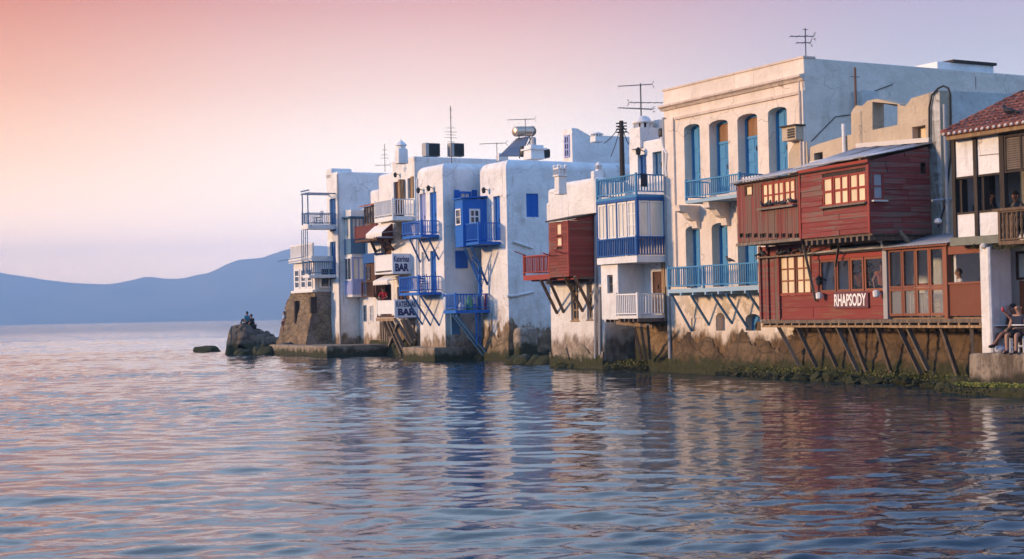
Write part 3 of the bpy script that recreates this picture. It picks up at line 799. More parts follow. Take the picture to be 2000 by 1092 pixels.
# ================================================================== house A : tall narrow with blue balconies over the sea
hA = root(HT, 'tall narrow white house with slim dark blue balconies facing the open sea', -1, z=.66)
zA = topz(HT, 662, 334)
bA = body('wall', quad(HT, -1.95, 0, -12, 0), 0.6, zA, P_white, hA, 0.10, 2)
body('parapet', quad(HT, -1.95, -1.0, -1.5, 0), zA-.3, topz(HT,650,338)+.35, P_clean, hA, .1, 2)
R_ = lambda x0,x1,y0,y1: rect(HT,x0,x1,y0,y1)
cut(bA, [B(HT, *R_(644,656,388,452), -.25,.3), B(HT,*R_(645,656,472,545),-.25,.3)])
door(hA, HT, R_(644,656,388,452), -.2, M_deep, 2); door(hA, HT, R_(645,656,472,545), -.2, M_deep, 2)
balA2, iA2 = balcony(hA, HT, 589.5, 601.5, 656, 415, 447, M_slate, P_clean, 0.16, .3, label='upper slim blue balcony')
balA1, iA1 = balcony(hA, HT, 591, 604, 656, 510, 542.5, M_slate, P_clean, 0.16, .2)
b = iA2['b']; zq = HT.uz(601,378,b)[1]
pg = mk('pergola', MB().box(HT,iA2['u0']-.1,iA2['u1']+.1,zq,zq+.08,b-.08,b), M_slate, hA)
mk('beam', B(HT,iA2['u1']-.05,iA2['u1']+.03,zq+.002,zq+.078,0,b-.09), M_slate, pg); mk('beam', B(HT,iA2['u0']-.05,iA2['u0']+.03,zq+.002,zq+.078,0,b-.09), M_slate, pg)
mk('beam', B(HT,iA2['u0']-.1,iA2['u1']+.1,zq+.18,zq+.26,b-.08,b), M_slate, pg)
for u in (iA2['u0']+.02, iA2['u1']-.09): mk('post', B(HT,u,u+.06,iA2['zr'],zq,b-.075,b-.01), M_slate, pg)
for k in range(4):
    u = iA1['u0']+.05+(iA1['u1']-iA1['u0']-.15)*k/3; mk('post', MB().tube([HT.P(u,iA1['zr'],b-.05), HT.P(u,iA2['zf'],b-.05)], .03, 6), M_slate, pg)
mk('drainpipe', MB().tube([HT.P(.05,.7,.0), HT.P(.05,zA-.2,.0)], .05, 8), M_galv, hA)

# ================================================================== house B : slate blue glazed balconies
HB = Pl((-8.56,98), T)
hB = root(HB, 'slim white house with stacked slate blue and lilac glazed balconies beside the tall narrow house', -1, z=.66)
zB = topz(HB, 705, 408)
body('wall', quad(HB, -3.05, 0.3, -8, 0), 0.6, zB, P_white, hB, .06, 2)
bb = HB.solve_b(687, 713, 500)
u0, u1 = U(HB,664,bb), U(HB,687,bb); z0, z1 = topz(HB,687,580,bb), topz(HB,687,409,bb)
mk('bay', B(HB,u0,u1,z0,z1,0,bb), P_clean, hB)
us = u0+(u1-u0)*.38
zm = topz(HB,687,496,bb); zs = topz(HB,687,425,bb)
HBs = HB.side(u1)     # side u runs inwards: 0 at wall line, negative outwards
window(hB, HB, (us,u1,topz(HB,687,468,bb),zs), bb+.003, 2, 1, M_slate, G_cream, .07)
mk('blue_panel', B(HB,us,u1+.03,zm,topz(HB,687,468,bb)-.004,bb,bb+.06), M_slate, hB)
window(hB, HBs, (-bb,-.02,topz(HB,687,468,bb),zs), .003, 3, 1, M_slate, G_grey, .07)
mk('blue_panel', B(HBs,-bb,-.02,zm,topz(HB,687,468,bb)-.004,.002,.07), M_slate, hB)
mk('roof', B(HB,u0-.05,u1+.2,zs+.01,zs+.09,-.3,bb+.2), M_slate, hB)
zl1, zl0 = topz(HB,687,502,bb), z0+.06
zmid = topz(HB,687,548,bb)
window(hB, HB, (us,u1,zmid,zl1), bb+.003, 2, 1, M_whitep, G_dark, .08); window(hB, HBs, (-bb,-.02,zmid,zl1), .003, 2, 1, M_lilac, G_cream, .1, .1)
for q, (pl_, a, b_) in enumerate(((HB,us,u1),(HBs,-bb,-.02))):
    n_ = 6
    for i in range(n_):
        w = (b_-a)/n_; o = bb if q == 0 else 0
        mk('lilac_slat', B(pl_,a+w*i+.01,a+w*(i+1)-.02,zl0+.1,zmid-.01,o+.003,o+.04), M_lilac, hB)
window(hB, HB, (u0+.12,us-.15,topz(HB,668,462,bb),topz(HB,668,432,bb)), bb+.002, 1, 1, M_whitep, G_grey, .06)
window(hB, HB, (u0+.1,us-.12,topz(HB,668,531,bb),topz(HB,668,512,bb)), bb+.002, 1, 1, M_slate, G_dark, .06)
# brown wooden annexe with its little balcony
b2 = 0.85; v0, v1 = U(HB,706,b2,550), U(HB,728,b2,550)
za, zb_, zc_ = topz(HB,728,578,b2), topz(HB,728,513,b2), topz(HB,728,494,b2)
mk('annexe', B(HB,v0+.25,v1,za,zb_,0,b2-.25), M_brown, hB)
mk('annexe_head', B(HB,v0,v1+.05,zb_+.003,zc_,0,b2-.1), M_deep, hB)
window(hB, HB, (v0+.3,v0+.9,za+1.0,zb_-.15), b2-.247, 1, 2, M_brown, G_dark, .06)
balcony(hB, HB, 706, 730, 736, 549, 580, M_brown, M_brown, .2, .1, b=b2+.1)
# glazed porch with a tiled lean-to above
v0, v1 = U(HB,709,.5,420), U(HB,733,.5,420); za, zb_ = topz(HB,725,437,.5), topz(HB,725,402,.5)
mk('porch', B(HB,v0,v1,za,zb_,-.5,.4), M_whitep, hB)
window(hB, HB, (v0+.05,v1-.05,za,zb_), .403, 4, 1, M_brown, G_dark, .08, .08)
mk('porch_roof', MB().hexa([HB.P(v0-.2,zb_,.7),HB.P(v1+.2,zb_,.7),HB.P(v1+.2,zb_+.25,-.5),HB.P(v0-.2,zb_+.25,-.5),HB.P(v0-.2,zb_+.08,.7),HB.P(v1+.2,zb_+.08,.7),HB.P(v1+.2,zb_+.33,-.5),HB.P(v0-.2,zb_+.33,-.5)]), M_tile, hB)
window(hB, HB, rect(HB,711,716,596,628), .003, 1, 2, M_slate, G_dark, .06)
window(hB, HB, rect(HB,723,729,596,628), .003, 1, 2, M_whitep, G_grey, .06)

# ================================================================== house C : the bar
HC = Pl((-5.79,92.97), T)
hC = root(HC, 'white bar house with lettered white balconies and slanted awnings', -2, z=.0)
zC = topz(HC,813,304); uc1, uc2, uc3 = U(HC,768), U(HC,739), U(HC,723)
bC = body('wall', quad(HC, uc1, 0, -11, 0), 0, zC, P_whiteE, hC, .10, 2)
bC2 = body('wall', quad(HC, uc2, uc1+.1, -9, -.02), 0, topz(HC,752,338), P_whiteE, hC, .28, 4)
bC3 = body('wall', quad(HC, uc3, uc2+.1, -8, -.04), 0, topz(HC,732,370), P_whiteE, hC, .2, 4)
RC = lambda x0,x1,y0,y1: rect(HC,x0,x1,y0,y1)
cut(bC, [B(HC,*RC(769,789,354,428),-.25,.3), B(HC,*RC(796,803,348,388),-.25,.3), B(HC,*RC(772,790,505,536),-.25,.3), B(HC,*RC(776,800,560,622),-.25,.3)])
cut(bC2, [B(HC,*RC(742,764,556,620),-.4,.3), B(HC,*RC(744,764,470,533),-.4,.3)])
door(hC, HC, RC(769,789,354,428), -.2, M_brown, 2); window(hC, HC, RC(796,803,348,388), -.2, 1, 2, M_brown, G_dark)
us_ = U(HC,806); mk('shutter', B(HC,us_-.02,us_+.35,topz(HC,800,388),topz(HC,800,346),.0,.05), M_tan, hC)
us_ = U(HC,792); mk('shutter', B(HC,us_-.15,us_+.1,topz(HC,792,388),topz(HC,792,350),.02,.35), M_tan, hC)
door(hC, HC, RC(776,800,560,622), -.2, M_brown, 2); door(hC, HC, RC(742,764,556,620), -.35, M_brown, 2); door(hC, HC, RC(744,764,470,533), -.35, M_brown, 2)
window(hC, HC, RC(772,790,505,536), -.2, 2, 1, M_whitep, G_grey)
lamp(hC, HC, 780, 342); lamp(hC, HC, 736, 440); lamp(hC, HC, 795, 462)
balC1, iC1 = balcony(hC, HC, 731.5, 767, 808, 388, 430, M_whitep, P_clean, .17, .25, bw=.05, label='topmost white balcony of the bar house')
balC0, iC0 = balcony(hC, HC, 693, 736, 769, 437, 469, M_mar, M_brown, (.17), .14, solid=M_mar, label='dark red boarded balcony under the awning')
struts(balC0, HC, iC0['b'], ((724,470,734,492),(742,468,756,490),(752,468,768,488)), M_brown, .14)
balC2, iC2 = balcony(hC, HC, 732, 767, 802, 496, 534, M_whitep, P_clean, .17, .1, label='middle white balcony with a lettered end board', solid=M_whitep)
balC3, iC3 = balcony(hC, HC, 736, 771, 816, 586, 620, M_whitep, M_brown, .17, .12, label='lower white balcony with a lettered end board', solid=M_whitep)
for bal, i, rows in ((balC2, iC2, (("Katerinas", .30, .9, .012), ('BAR', .42, 1.25, .03))), (balC3, iC3, (('KATERINAS', .32, .8, .016), ('BAR', .45, 1.2, .03)))):
    sp_ = HC.side(i['u1']); zz0, zz1 = i['zf']-.02, i['zr']+.02
    bd = mk('signboard', B(sp_,-i['b']-.02,.1,zz0,zz1,.01,.05), M_sign, bal)
    h = zz1-zz0
    text('lettering', rows[0][0], sp_, -i['b']*.52, zz0+h*.60, .056, h*.42, 1, M_ink, bd, rows[0][3], fit=i['b']*.84)
    text('lettering', rows[1][0], sp_, -i['b']*.52, zz0+h*.14, .056, h*.50, 1, M_ink, bd, rows[1][3], fit=i['b']*.76)
def awning(parent, pl, far, cor, y_low, y_top, b, o_t, name='awning'):
    u1 = U(pl,cor,b,y_low); u0 = U(pl,far,b,y_low); zl = topz(pl,cor,y_low-4,b); zt_ = topz(pl,cor+22,y_top,o_t)
    a = mk(name, MB().hexa([pl.P(u0,zl,b),pl.P(u1,zl,b),pl.P(u1,zt_,o_t),pl.P(u0,zt_,o_t),pl.P(u0,zl+.03,b),pl.P(u1,zl+.03,b),pl.P(u1,zt_+.03,o_t),pl.P(u0,zt_+.03,o_t)]), M_awn, parent)
    n_ = 9; w = (u1-u0)/n_
    for i in range(n_):
        mk('valance_flap', MB().poly(pl, [(u0+w*i,zl),(u0+w*i+.02,zl-.2),(u0+w*(i+.5),zl-.26),(u0+w*(i+1)-.02,zl-.2),(u0+w*(i+1),zl)], b+.003, b+.02), M_awn, a)
    for u in (u0+.05, u1-.05): mk('arm', MB().bar(pl.P(u,zl+.0,b-.02), pl.P(u,zl+.1,o_t), .04), M_galv, a)
    return a
awning(hC, HC, 715, 746, 458, 429, 1.75, .75); awning(hC, HC, 729, 757, 552, 536, 1.45, .55)
# timbers that carry the bar
for x0,y0,x1,y1 in ((757,628,784,690),(763,626,792,690),(772,624,803,672),(785,623,806,668),(793,622,810,660),(749,628,770,668),(778,630,760,676)):
    mk('prop', MB().bar(HC.at(x0,y0,1.5), HC.at(x1,y1,.5), .16, .2), M_grey, hC)
mk('beam', MB().bar(HC.P(iC3['u0'],iC3['zf']-.12,1.5), HC.P(iC3['u1'],iC3['zf']-.12,1.5), .18), M_tan, hC)
for k in range(6):
    u = U(HC,741)+.35*k; mk('fence_slat', B(HC,u,u+.16,.7,2.1,.05,.09), M_grey, hC)
stone_face('stone_foot', HC, uc3, 0, -.3, .9, .02, stone('mossy_stone',(0.12,0.09,0.05),(0.24,0.18,0.09),1.4,wet=.9), hC, seed=12, batter=.6, step=.09)

# ================================================================== house D : royal blue doors
HD = Pl((-3.54,80.5), T)
hD = root(HD, 'white house with royal blue doors and two royal blue balconies over the landing block', -2, z=.7)
zD = topz(HD,862,317); uD = U(HD,813)
bD = body('wall', quad(HD, uD, 0, -9, 0), 0, zD, P_white, hD, .42, 5, crisp=True)
RD = lambda x0,x1,y0,y1: rect(HD,x0,x1,y0,y1)
dd = [(820,832,378,462),(840,853,375,458)]; dl = [(824,834,492,576),(841,852,490,572)]
cut(bD, [B(HD,*RD(*r),-.22,.3) for r in dd+dl])
for r in dd: door(hD, HD, RD(*r), -.16, M_lilac if r[0] == 820 else M_blue, 2)
door(hD, HD, RD(*dl[0]), -.16, M_whitep, 2); door(hD, HD, RD(*dl[1]), -.16, M_blue, 2)
lamp(hD, HD, 826, 372); lamp(hD, HD, 846, 368)
balD1, iD1 = balcony(hD, HD, 786, 823, 857, 430, 463, M_blue, M_blue, .13, .14, label='upper royal blue balcony')
struts(balD1, HD, iD1['b'], ((800,466,821,512),(818,466,838,510),(836,464,857,507)), M_deep, .07)
balD2, iD2 = balcony(hD, HD, 780, 818, 862, 539, 576, M_blue, M_blue, .13, .14, label='lower royal blue balcony')
struts(balD2, HD, iD2['b'], ((790,578,825,634),(805,578,841,636),(821,577,858,636)), M_deep, .075)
HDs = HD.side(0)
RDs = lambda x0,x1,y0,y1: rect(HDs,x0,x1,y0,y1)
window(hD, HDs, RDs(896,920,374,400), .004, 2, 1, M_blue, G_grey, .12)
for r in ((887,897,371,418),(921,931,371,396)): shutters(hD, HDs, RDs(*r), .01, M_blue, 1)
shutters(hD, HDs, RDs(889,913,490,524), .01, M_blue, 2)
mk('drainpipe', MB().tube([HD.P(uD+.35,2,.04), HD.P(uD+.35,zD-.6,.04)], .045, 8), P_clean, hD)

# ================================================================== house E : curved shoulders, blue box bay
HE = Pl((-.2,78), T)
hE = root(HE, 'white house with curved shoulders, a royal blue box bay and a stained foot', -2, z=.0)
zE = topz(HE,992,309); uE = U(HE,934)
bE = body('wall', quad(HE, uE, 0, -12, 0), -.2, zE, P_whiteE, hE, .5, 6, crisp=True)
RE = lambda x0,x1,y0,y1: rect(HE,x0,x1,y0,y1)
cut(bE, [B(HE,*RE(964,977,383,470),-.25,.3)])
door(hE, HE, RE(964,977,383,470), -.2, M_blue, 2); lamp(hE, HE, 954, 372)
HEs = HE.side(0); REs = lambda x0,x1,y0,y1: rect(HEs,x0,x1,y0,y1)
cut(bE, [B(HEs,*REs(1028,1052,378,424),-.12,.2)])
shutters(hE, HEs, REs(1028,1052,378,424), -.1, M_blue, 2)
# box bay
bb = HE.solve_b(904,951,440); u0, u1 = U(HE,889,bb,440), U(HE,904,bb,440); z0, z1 = topz(HE,904,482,bb), topz(HE,904,388,bb)
bay = mk('box_bay', B(HE,u0,u1,z0,z1,-.3,bb), M_blue, hE)
HEb = HE.side(u1)
mk('bay_roof', MB().hexa([HE.P(u0-.1,z1,bb+.12),HE.P(u1+.1,z1,bb+.12),HE.P(u1+.1,z1+.12,-.3),HE.P(u0-.1,z1+.12,-.3),HE.P(u0-.1,z1+.06,bb+.12),HE.P(u1+.1,z1+.06,bb+.12),HE.P(u1+.1,z1+.2,-.3),HE.P(u0-.1,z1+.2,-.3)]), M_blue, bay)
window(hE, HEb, rect(HEb,916,937,408,438), .004, 2, 2, M_whitep, G_dark, .1, .07)
window(hE, HE, (u0+.15,u1-.15,topz(HE,896,440,bb),topz(HE,896,408,bb)), bb+.004, 1, 2, M_whitep, G_dark, .07)
balE1, iE1 = balcony(hE, HE, 904, 935, 978, 434, 477, M_blue, M_blue, .13, .14, label='balcony beside the blue box bay')
struts(balE1, HE, iE1['b'], ((908,486,940,560),(921,482,952,556)), M_deep, .085)
balE2, iE2 = balcony(hE, HE, 866, 890, 957, 574, 612, M_blue, M_blue, .16, .16, label='low blue balcony cluttered with crates and bottles')
struts(balE2, HE, iE2['b'], ((885,616,946,696),(891,616,951,690)), M_slate, .10)
mk('post', MB().bar(HE.P(iE2['u1']-.1,iE2['zf'],.75), HE.P(iE2['u1']-.1,.8,.75), .12), M_deep, balE2)
mk('post', MB().bar(HE.P(iE2['u1']-.3,iE2['zf'],.45), HE.P(iE2['u1']-.3,.8,.45), .1), M_deep, balE2)
mk('hanging_board', B(HE,iE2['u0'],iE2['u0']+.12,iE2['zf']-1.1,iE2['zf']-.01,iE2['b']-.9,iE2['b']-.4), M_slate, balE2)
# blue stair post and rail behind the low balcony
for k in range(3):
    mk('stair_rail', MB().bar(HE.P(iE2['u1']-.15+.02*k,iE2['zr']+.1+.6*k,.35), HE.P(iE2['u1']-.15,iE2['zr']+1.5+.2*k,.9), .06), M_blue, balE2)
mk('stair_post', B(HE,iE2['u1']-.3,iE2['u1']-.2,iE2['zt'],iE2['zr']+1.7,.4,.5), M_blue, balE2)
rag_ = lambda c_, a_, sd: (lambda u: c_ + a_*noise.fractal(Vector((u*.9, sd, 0)),1,2,4))
stone_face('stone_foot', HE, uE+.5, 0, -.3, 2.4, .0, stone('stained_stone',(0.12,0.085,0.05),(0.30,0.22,0.14),1.2,wet=.22), hE, .45,.28,.035, seed=41, batter=.06, step=.07, wob=.03, ragged=rag_(1.2,.8,2))
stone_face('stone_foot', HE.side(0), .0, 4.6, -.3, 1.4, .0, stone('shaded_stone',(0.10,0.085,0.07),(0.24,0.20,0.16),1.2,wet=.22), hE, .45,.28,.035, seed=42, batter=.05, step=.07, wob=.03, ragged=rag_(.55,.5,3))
# buttress and old pipe on the shaded side
u0,u1,z0,z1 = REs(1000,1040,640,692)
bu = body('buttress', quad(HEs, u0, u1, 0, .7), -.2, z1, stone('old_buttress',(0.26,0.20,0.15),(0.42,0.35,0.28),1.2,wet=.6), hE, .25, 3); rough_mesh(bu, .06, 1.1, 4, 3)
for pts in ([(990,579),(1010,577),(1042,570)],[(1002,472),(1020,478),(1040,484)]):
    mk('old_pipe', MB().tube([HEs.at(x,y,.06) for x,y in pts], .07, 8), P_clean, hE)
for i,(px,r) in enumerate(((1010,.5),(1028,.6),(1048,.55),(1066,.6),(1000,.4),(958,.45),(975,.4),(942,.5))):
    c = ground_pt(px, 712 if px > 995 else 704); bo = boulder('foot_rock', (c.x, c.y+.5, 0.02), (r,r*.9,.42), darkrock, hE, 50+i, 3)
# ================================================================== stair house behind E
H2 = Pl((at_depth(1118,300,88).x, 88), T)
h2 = root(H2, 'white stair house with sloping roof and a narrow lilac window behind the curved house', -1, z=8)
u0 = U(H2,1099,0,280); H2s = H2.side(0); w1 = H2s.uz(1166,280)[0]; w2 = H2s.uz(1236,280)[0]
za, zb_, zc_ = topz(H2,1118,250), H2s.uz(1166,273)[1], H2s.uz(1200,266)[1]
st = [(0,5),(0,za),(.35,za),(w1,zb_),(w1,5)]
mk('wall', MB().prism([H2.P(u0,z,-u) for u,z in st],[H2.P(0,z,-u) for u,z in st]), P_clean, h2)
mk('wall', MB().prism([H2.P(u0,z,-u) for u,z in [(w1+.01,5),(w1+.01,zc_),(w2,zc_),(w2,5)]],[H2.P(-.01,z,-u) for u,z in [(w1+.01,5),(w1+.01,zc_),(w2,zc_),(w2,5)]]), P_clean, h2)
window(h2, H2, rect(H2,1103,1113,264,308), .004, 2, 3, M_lilac, G_dark, .1, .07)

# ================================================================== house F : red box bay
HF = Pl((3.75,64.8), T)
hF = root(HF, 'small white house with a red wooden box bay, red balcony and grey stained foot', -2, z=.0)
uF = U(HF,1073,0,600); uR = U(HF,1177,0,600)
zF = topz(HF,1158,346)
bF = body('wall', quad(HF, uF, uR, -3.0, 0), -.3, zF-.2, P_whiteF, hF, .16, 4)
body('parapet', quad(HF, U(HF,1096,0,380), uR-.1, -.5, .01), topz(HF,1130,425), zF, P_clean, hF, .22, 4)
for x0,x1,y,d in ((1066,1075,395,.3),(1072,1101,378,.55)):
    body('parapet_step', quad(HF, U(HF,x0,0,400), U(HF,x1,0,400), -d-.4, .02), topz(HF,1080,432), topz(HF,(x0+x1)/2,y), P_clean, hF, .14, 4)
body('parapet_post', quad(HF, U(HF,1155,0,380), U(HF,1162,0,380), -.3, .03), topz(HF,1158,430), topz(HF,1158,334), P_clean, hF, .06, 3)
RF = lambda x0,x1,y0,y1: rect(HF,x0,x1,y0,y1)
cut(bF, [B(HF,*RF(1115,1130,553,626),-.2,.3), B(HF,*RF(1146,1157,553,624),-.2,.3)])
window(hF, HF, RF(1115,1130,553,626), -.14, 2, 4, M_tan, G_dark, .09, .06, sill=.16); window(hF, HF, RF(1146,1157,553,624), -.14, 2, 4, M_grey, G_dark, .09, .06, sill=.16)
bb = HF.solve_b(1110,1165,480); u0, u1 = U(HF,1072,bb,480), U(HF,1110,bb,480); z0, z1 = topz(HF,1110,540,bb), topz(HF,1110,430,bb)
zw = topz(HF,1164,419,.05)
bay = mk('box_bay', MB().poly(HF, [(u0+.06,z0),(u1-.06,z0),(u1-.06,z1-.02),(u0+.06,z1-.02)], .0, bb-.05), M_dark, hF)
zh = rect(HF,1087,1098,435,482,bb)
wz = [(topz(HF,1092,460,bb),topz(HF,1092,436,bb)),(topz(HF,1092,482,bb),topz(HF,1092,463,bb))]
hol = [(zh[0],zh[1],a,b_) for a,b_ in wz]
boarded('front_boarding', hF, HF, u0, u1, z0, z1, bb, M_redb, .13, True, holes=hol, back=False)
for a,b_ in wz: window(hF, HF, (zh[0],zh[1],a,b_), bb-.03, 1, 1, M_redp, G_amber, .05)
HFs = HF.side(u1)
boarded('side_boarding', hF, HFs, -bb, -.01, z0, z1, 0, M_redb, .13, True, top=lambda u: z1+(zw-z1)*(u+bb)/bb, back=False)
mk('corner_board', B(HF,u1-.05,u1+.02,z0,z1-.01,bb-.05,bb+.022), M_redp, hF)
mk('lean_roof', MB().hexa([HF.P(u0-.1,z1,bb+.1),HF.P(u1+.1,z1,bb+.1),HF.P(u1+.1,zw+.02,-.02),HF.P(u0-.1,zw+.02,-.02),HF.P(u0-.1,z1+.07,bb+.1),HF.P(u1+.1,z1+.07,bb+.1),HF.P(u1+.1,zw+.09,-.02),HF.P(u0-.1,zw+.09,-.02)]), M_dark, hF)
balF, iF = balcony(hF, HF, 1022, 1074, 1128, 496, 545, M_redp, M_redp, .12, .22, b=bb, label='red balcony beside the box bay')
struts(balF, HF, bb, ((1056,546,1088,612),(1071,544,1101,610)), M_tim, .10)
for x0,y0,x1,y1 in ((1103,542,1138,608),(1122,540,1155,606)): mk('strut', MB().bar(HF.at(x0,y0,bb-.1), HF.at(x1,y1,0), .10), M_tim, hF)
mk('floor_beam', B(HF,iF['u0']+.2,u1,z0-.12,z0-.005,bb-.5,bb-.3), M_redp, hF); mk('floor_beam', B(HF,iF['u0']+.1,u1-.1,z0-.24,z0-.125,.15,.32), M_tim, hF)
for k in range(7): u = iF['u0']+.3+(u1-iF['u0']-.4)*k/6; mk('joist', B(HF,u,u+.09,z0-.11,z0-.006,.1,bb-.52), M_tim, hF)
for x,y in ((1005,491),(1060,494),(1083,489)): mk('washing_bar', MB().bar(HF.at(x,y,bb+.6), HF.at(x+22,y+8,bb-.2), .035), M_redp, hF)
mk('drainpipe', MB().tube([HF.at(1163,700,.1), HF.at(1163,420,.1)], .06, 8), M_galv, hF)
mk('drainpipe', MB().tube([HF.at(1172,693,.05), HF.at(1172,560,.05)], .07, 8), M_galv, hF)

stone_face('stone_foot', HF, uF, uR, -.3, 1.9, .0, stone('grey_foot_stone',(0.15,0.12,0.09),(0.36,0.30,0.235),1.2,wet=.25), hF, .36,.22,.03, seed=43, batter=.05, step=.06, wob=.03, ragged=rag_(.7,.7,5))
# ================================================================== houses G and H share one frontage
HH = Pl((10.15,52.5), T)
hG = root(HH, 'white house with two tiers of sky blue balconies and a glazed corner bay', -9.5, z=.3)
G0, G1 = U(HH,1178,0,560), U(HH,1304,0,560)
zG0 = topz(HH,1240,628); zGt = topz(HH,1298,268); zGm = topz(HH,1240,350)
ulow = U(HH,1228,0,300)
bG = body('wall', quad(HH, G0, G1-.02, -6, -.01), zG0, zGm, P_clean, hG, .03, 1)
bG2 = body('upper_wall', quad(HH, ulow, G1-.02, -5, 0.0), zGm-.2, zGt, P_clean, hG, .06, 2)
RG = lambda x0,x1,y0,y1: rect(HH,x0,x1,y0,y1)
cut(bG2, [B(HH,*RG(1246,1263,302,378),-.3,.3), B(HH,*RG(1275,1293,296,372),-.3,.3)])
door(hG, HH, RG(1246,1263,302,378), -.22, M_deep, 2); door(hG, HH, RG(1275,1293,296,372), -.22, M_slate, 2)
# top balcony
balG1, iG1 = balcony(hG, HH, 1164, 1243, 1299, 339, 384, M_mid, M_mid, .13, .1, bw=.035, label='top sky blue balcony')
bG_ = iG1['b']
# glazed bay
u0, u1 = iG1['u0']+.05, iG1['u1']
zA0, zA1 = topz(HH,1244,464,bG_), topz(HH,1244,390,bG_)
bay = mk('bay_head', B(HH,u0-.03,u1+.03,zA1,iG1['zf']-.003,0,bG_+.03), M_deep, hG)
mk('bay_shade', B(HH,u0+.1,u1-.1,zA0,zA1-.005,.0,bG_-.25), plain('bay_room',(0.5,0.44,0.36),0.9), hG)
nW = 4; w = (u1-u0)/nW
for i in range(nW): window(hG, HH, (u0+w*i+.05,u0+w*(i+1)-.02,zA0+.02,zA1-.02), bG_-.06, 2, 3 if i == 3 else 1, M_whitep, G_cream, .07, .05)
HGs = HH.side(u1)
window(hG, HGs, (-bG_+.1,-.55*bG_,zA0+.02,zA1-.02), -.06, 1, 1, M_whitep, G_cream, .07); window(hG, HGs, (-.53*bG_,-.05,zA0+.02,zA1-.02), -.06, 1, 1, M_whitep, G_cream, .07)
for u in [u0, u0+w, u0+2*w]: mk('bay_post', B(HH,u-.03,u+.04,zA0-.1,zA1-.005,bG_-.08,bG_+.02), M_deep, hG)
mk('bay_post', B(HH,u1-.09,u1+.02,zA0-.1,zA1-.005,bG_-.09,bG_+.022), M_deep, hG)
mk('bay_post', B(HH,u1-.05,u1+.02,zA0-.1,zA1-.005,.0,.1), M_deep, hG)
balG2, iG2 = balcony(hG, HH, 1166, 1244, 1303, 461, 512, M_deep, P_clean, .13, .26, bw=.05, low=.03, label='deep blue balustrade below the bay')
# ground storey: projecting room, loggia and white balcony
bl = HH.solve_b(1207,1258,560); v0, v1 = U(HH,1174,bl,560), U(HH,1207,bl,560); z0, z1 = topz(HH,1207,624,bl), iG2['zf']-.005
rm = body('projecting_room', quad(HH, v0, v1, -.02, bl), z0, z1, P_clean, hG, .02, 1)
r = rect(HH,1186,1197,537,573,bl); cut(rm, [B(HH,*r,bl-.2,bl+.2)]); window(hG, HH, r, bl-.15, 1, 2, M_grey, G_dark, .06)
door(hG, HH, RG(1278,1297,530,612), .01, M_brown, 1); mk('loggia_post', B(HH,U(HH,1297,0,560),U(HH,1303,0,560),zG0,z1,-.02,.12), M_tan, hG)
balG3, iG3 = balcony(hG, HH, 1202, 1246, 1303, 573, 622, M_whitep, P_clean, .13, .12, bw=.045, low=.05, far_side=False, label='white balcony over the dark void')
struts(balG3, HH, iG3['b']-.2, ((1238,638,1254,702),(1252,636,1262,703),(1265,634,1270,700)), M_grey, .10, .2)
mk('beam', MB().bar(HH.at(1205,630,iG3['b']-.1), HH.at(1275,637,.6), .14), M_tan, balG3)
for k in range(9): u = v0+.2+(iG3['u1']-v0-.3)*k/8; mk('joist', B(HH,u,u+.08,iG3['zf']-.14,iG3['zf']-.004,.0,iG3['b']-.03 if u > v1 else bl-.05), M_tim, balG3)
mk('downpipe', MB().tube([HH.at(1309,700,.06), HH.at(1307,640,.06), HH.at(1299,330,.06), HH.at(1296,230,.06)], .07, 8), M_galv, hG)
mk('flex_pipe', MB().tube([HH.at(x,y,.1) for x,y in ((1292,268),(1296,290),(1302,300),(1300,330),(1302,345))], .05, 8), P_clean, hG)
lamp(hG, HH, 1258, 296)
# void under the house
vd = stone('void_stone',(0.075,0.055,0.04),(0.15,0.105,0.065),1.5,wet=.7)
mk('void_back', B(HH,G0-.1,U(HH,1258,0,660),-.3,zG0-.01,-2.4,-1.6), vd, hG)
stone_face('void_wall', HH, U(HH,1256,0,660), G1+.02, -.2, zG0-.01, -.3, stone('foot_stone',(0.15,0.095,0.05),(0.25,0.165,0.085),1.3,wet=.5), hG, seed=22, step=.07)

# ================================================================== house H : the big arcaded facade
hH = root(HH, 'large three storey house with pink lit facade, arched blue doors and a cornice', -4, z=.3, name='large_house')
uH = U(HH,1300,0,400); zH = topz(HH,1580,110)
bH = body('wall', quad(HH, uH, 0, -15, 0), -.3, zH, P_big, hH, .02, 1)
def arch_cut(pl, r, d, rise): 
    pts = archpts(*r, rise); return MB().prism([pl.P(u,z,-d) for u,z in pts], [pl.P(u,z,.4) for u,z in pts])
up4 = [(1337,1368,242,386),(1386,1423,234,380),(1441,1480,222,345),(1501,1538,209,345)]
lo3 = [(1340,1368,441,562),(1391,1422,435,560),(1441,1479,428,558)]
ni = [(1398,1416,611,646),(1456,1486,613,646)]
cs = [arch_cut(HH, RG(*r), .42, .16) for r in up4+lo3] + [arch_cut(HH, RG(*r), .35, .2) for r in ni] + [B(HH,*RG(1350,1377,621,647),-.05,.3)]
cut(bH, cs)
for i, r in enumerate(up4):
    q = RG(*r); door(hH, HH, (q[0],q[1],q[2],q[3]-.02), -.415, M_mid, 2, transom=0.75 if i in (1,2) else 0, tg=G_brown, fw=.09)
for r in lo3:
    q = RG(*r); door(hH, HH, (q[0],q[1],q[2],q[3]-.02), -.415, M_mid, 2, fw=.09)
shutters(hH, HH, (lambda q:(q[0],q[1],q[2],q[3]-.1))(RG(*ni[1])), -.345, M_mid, 1)
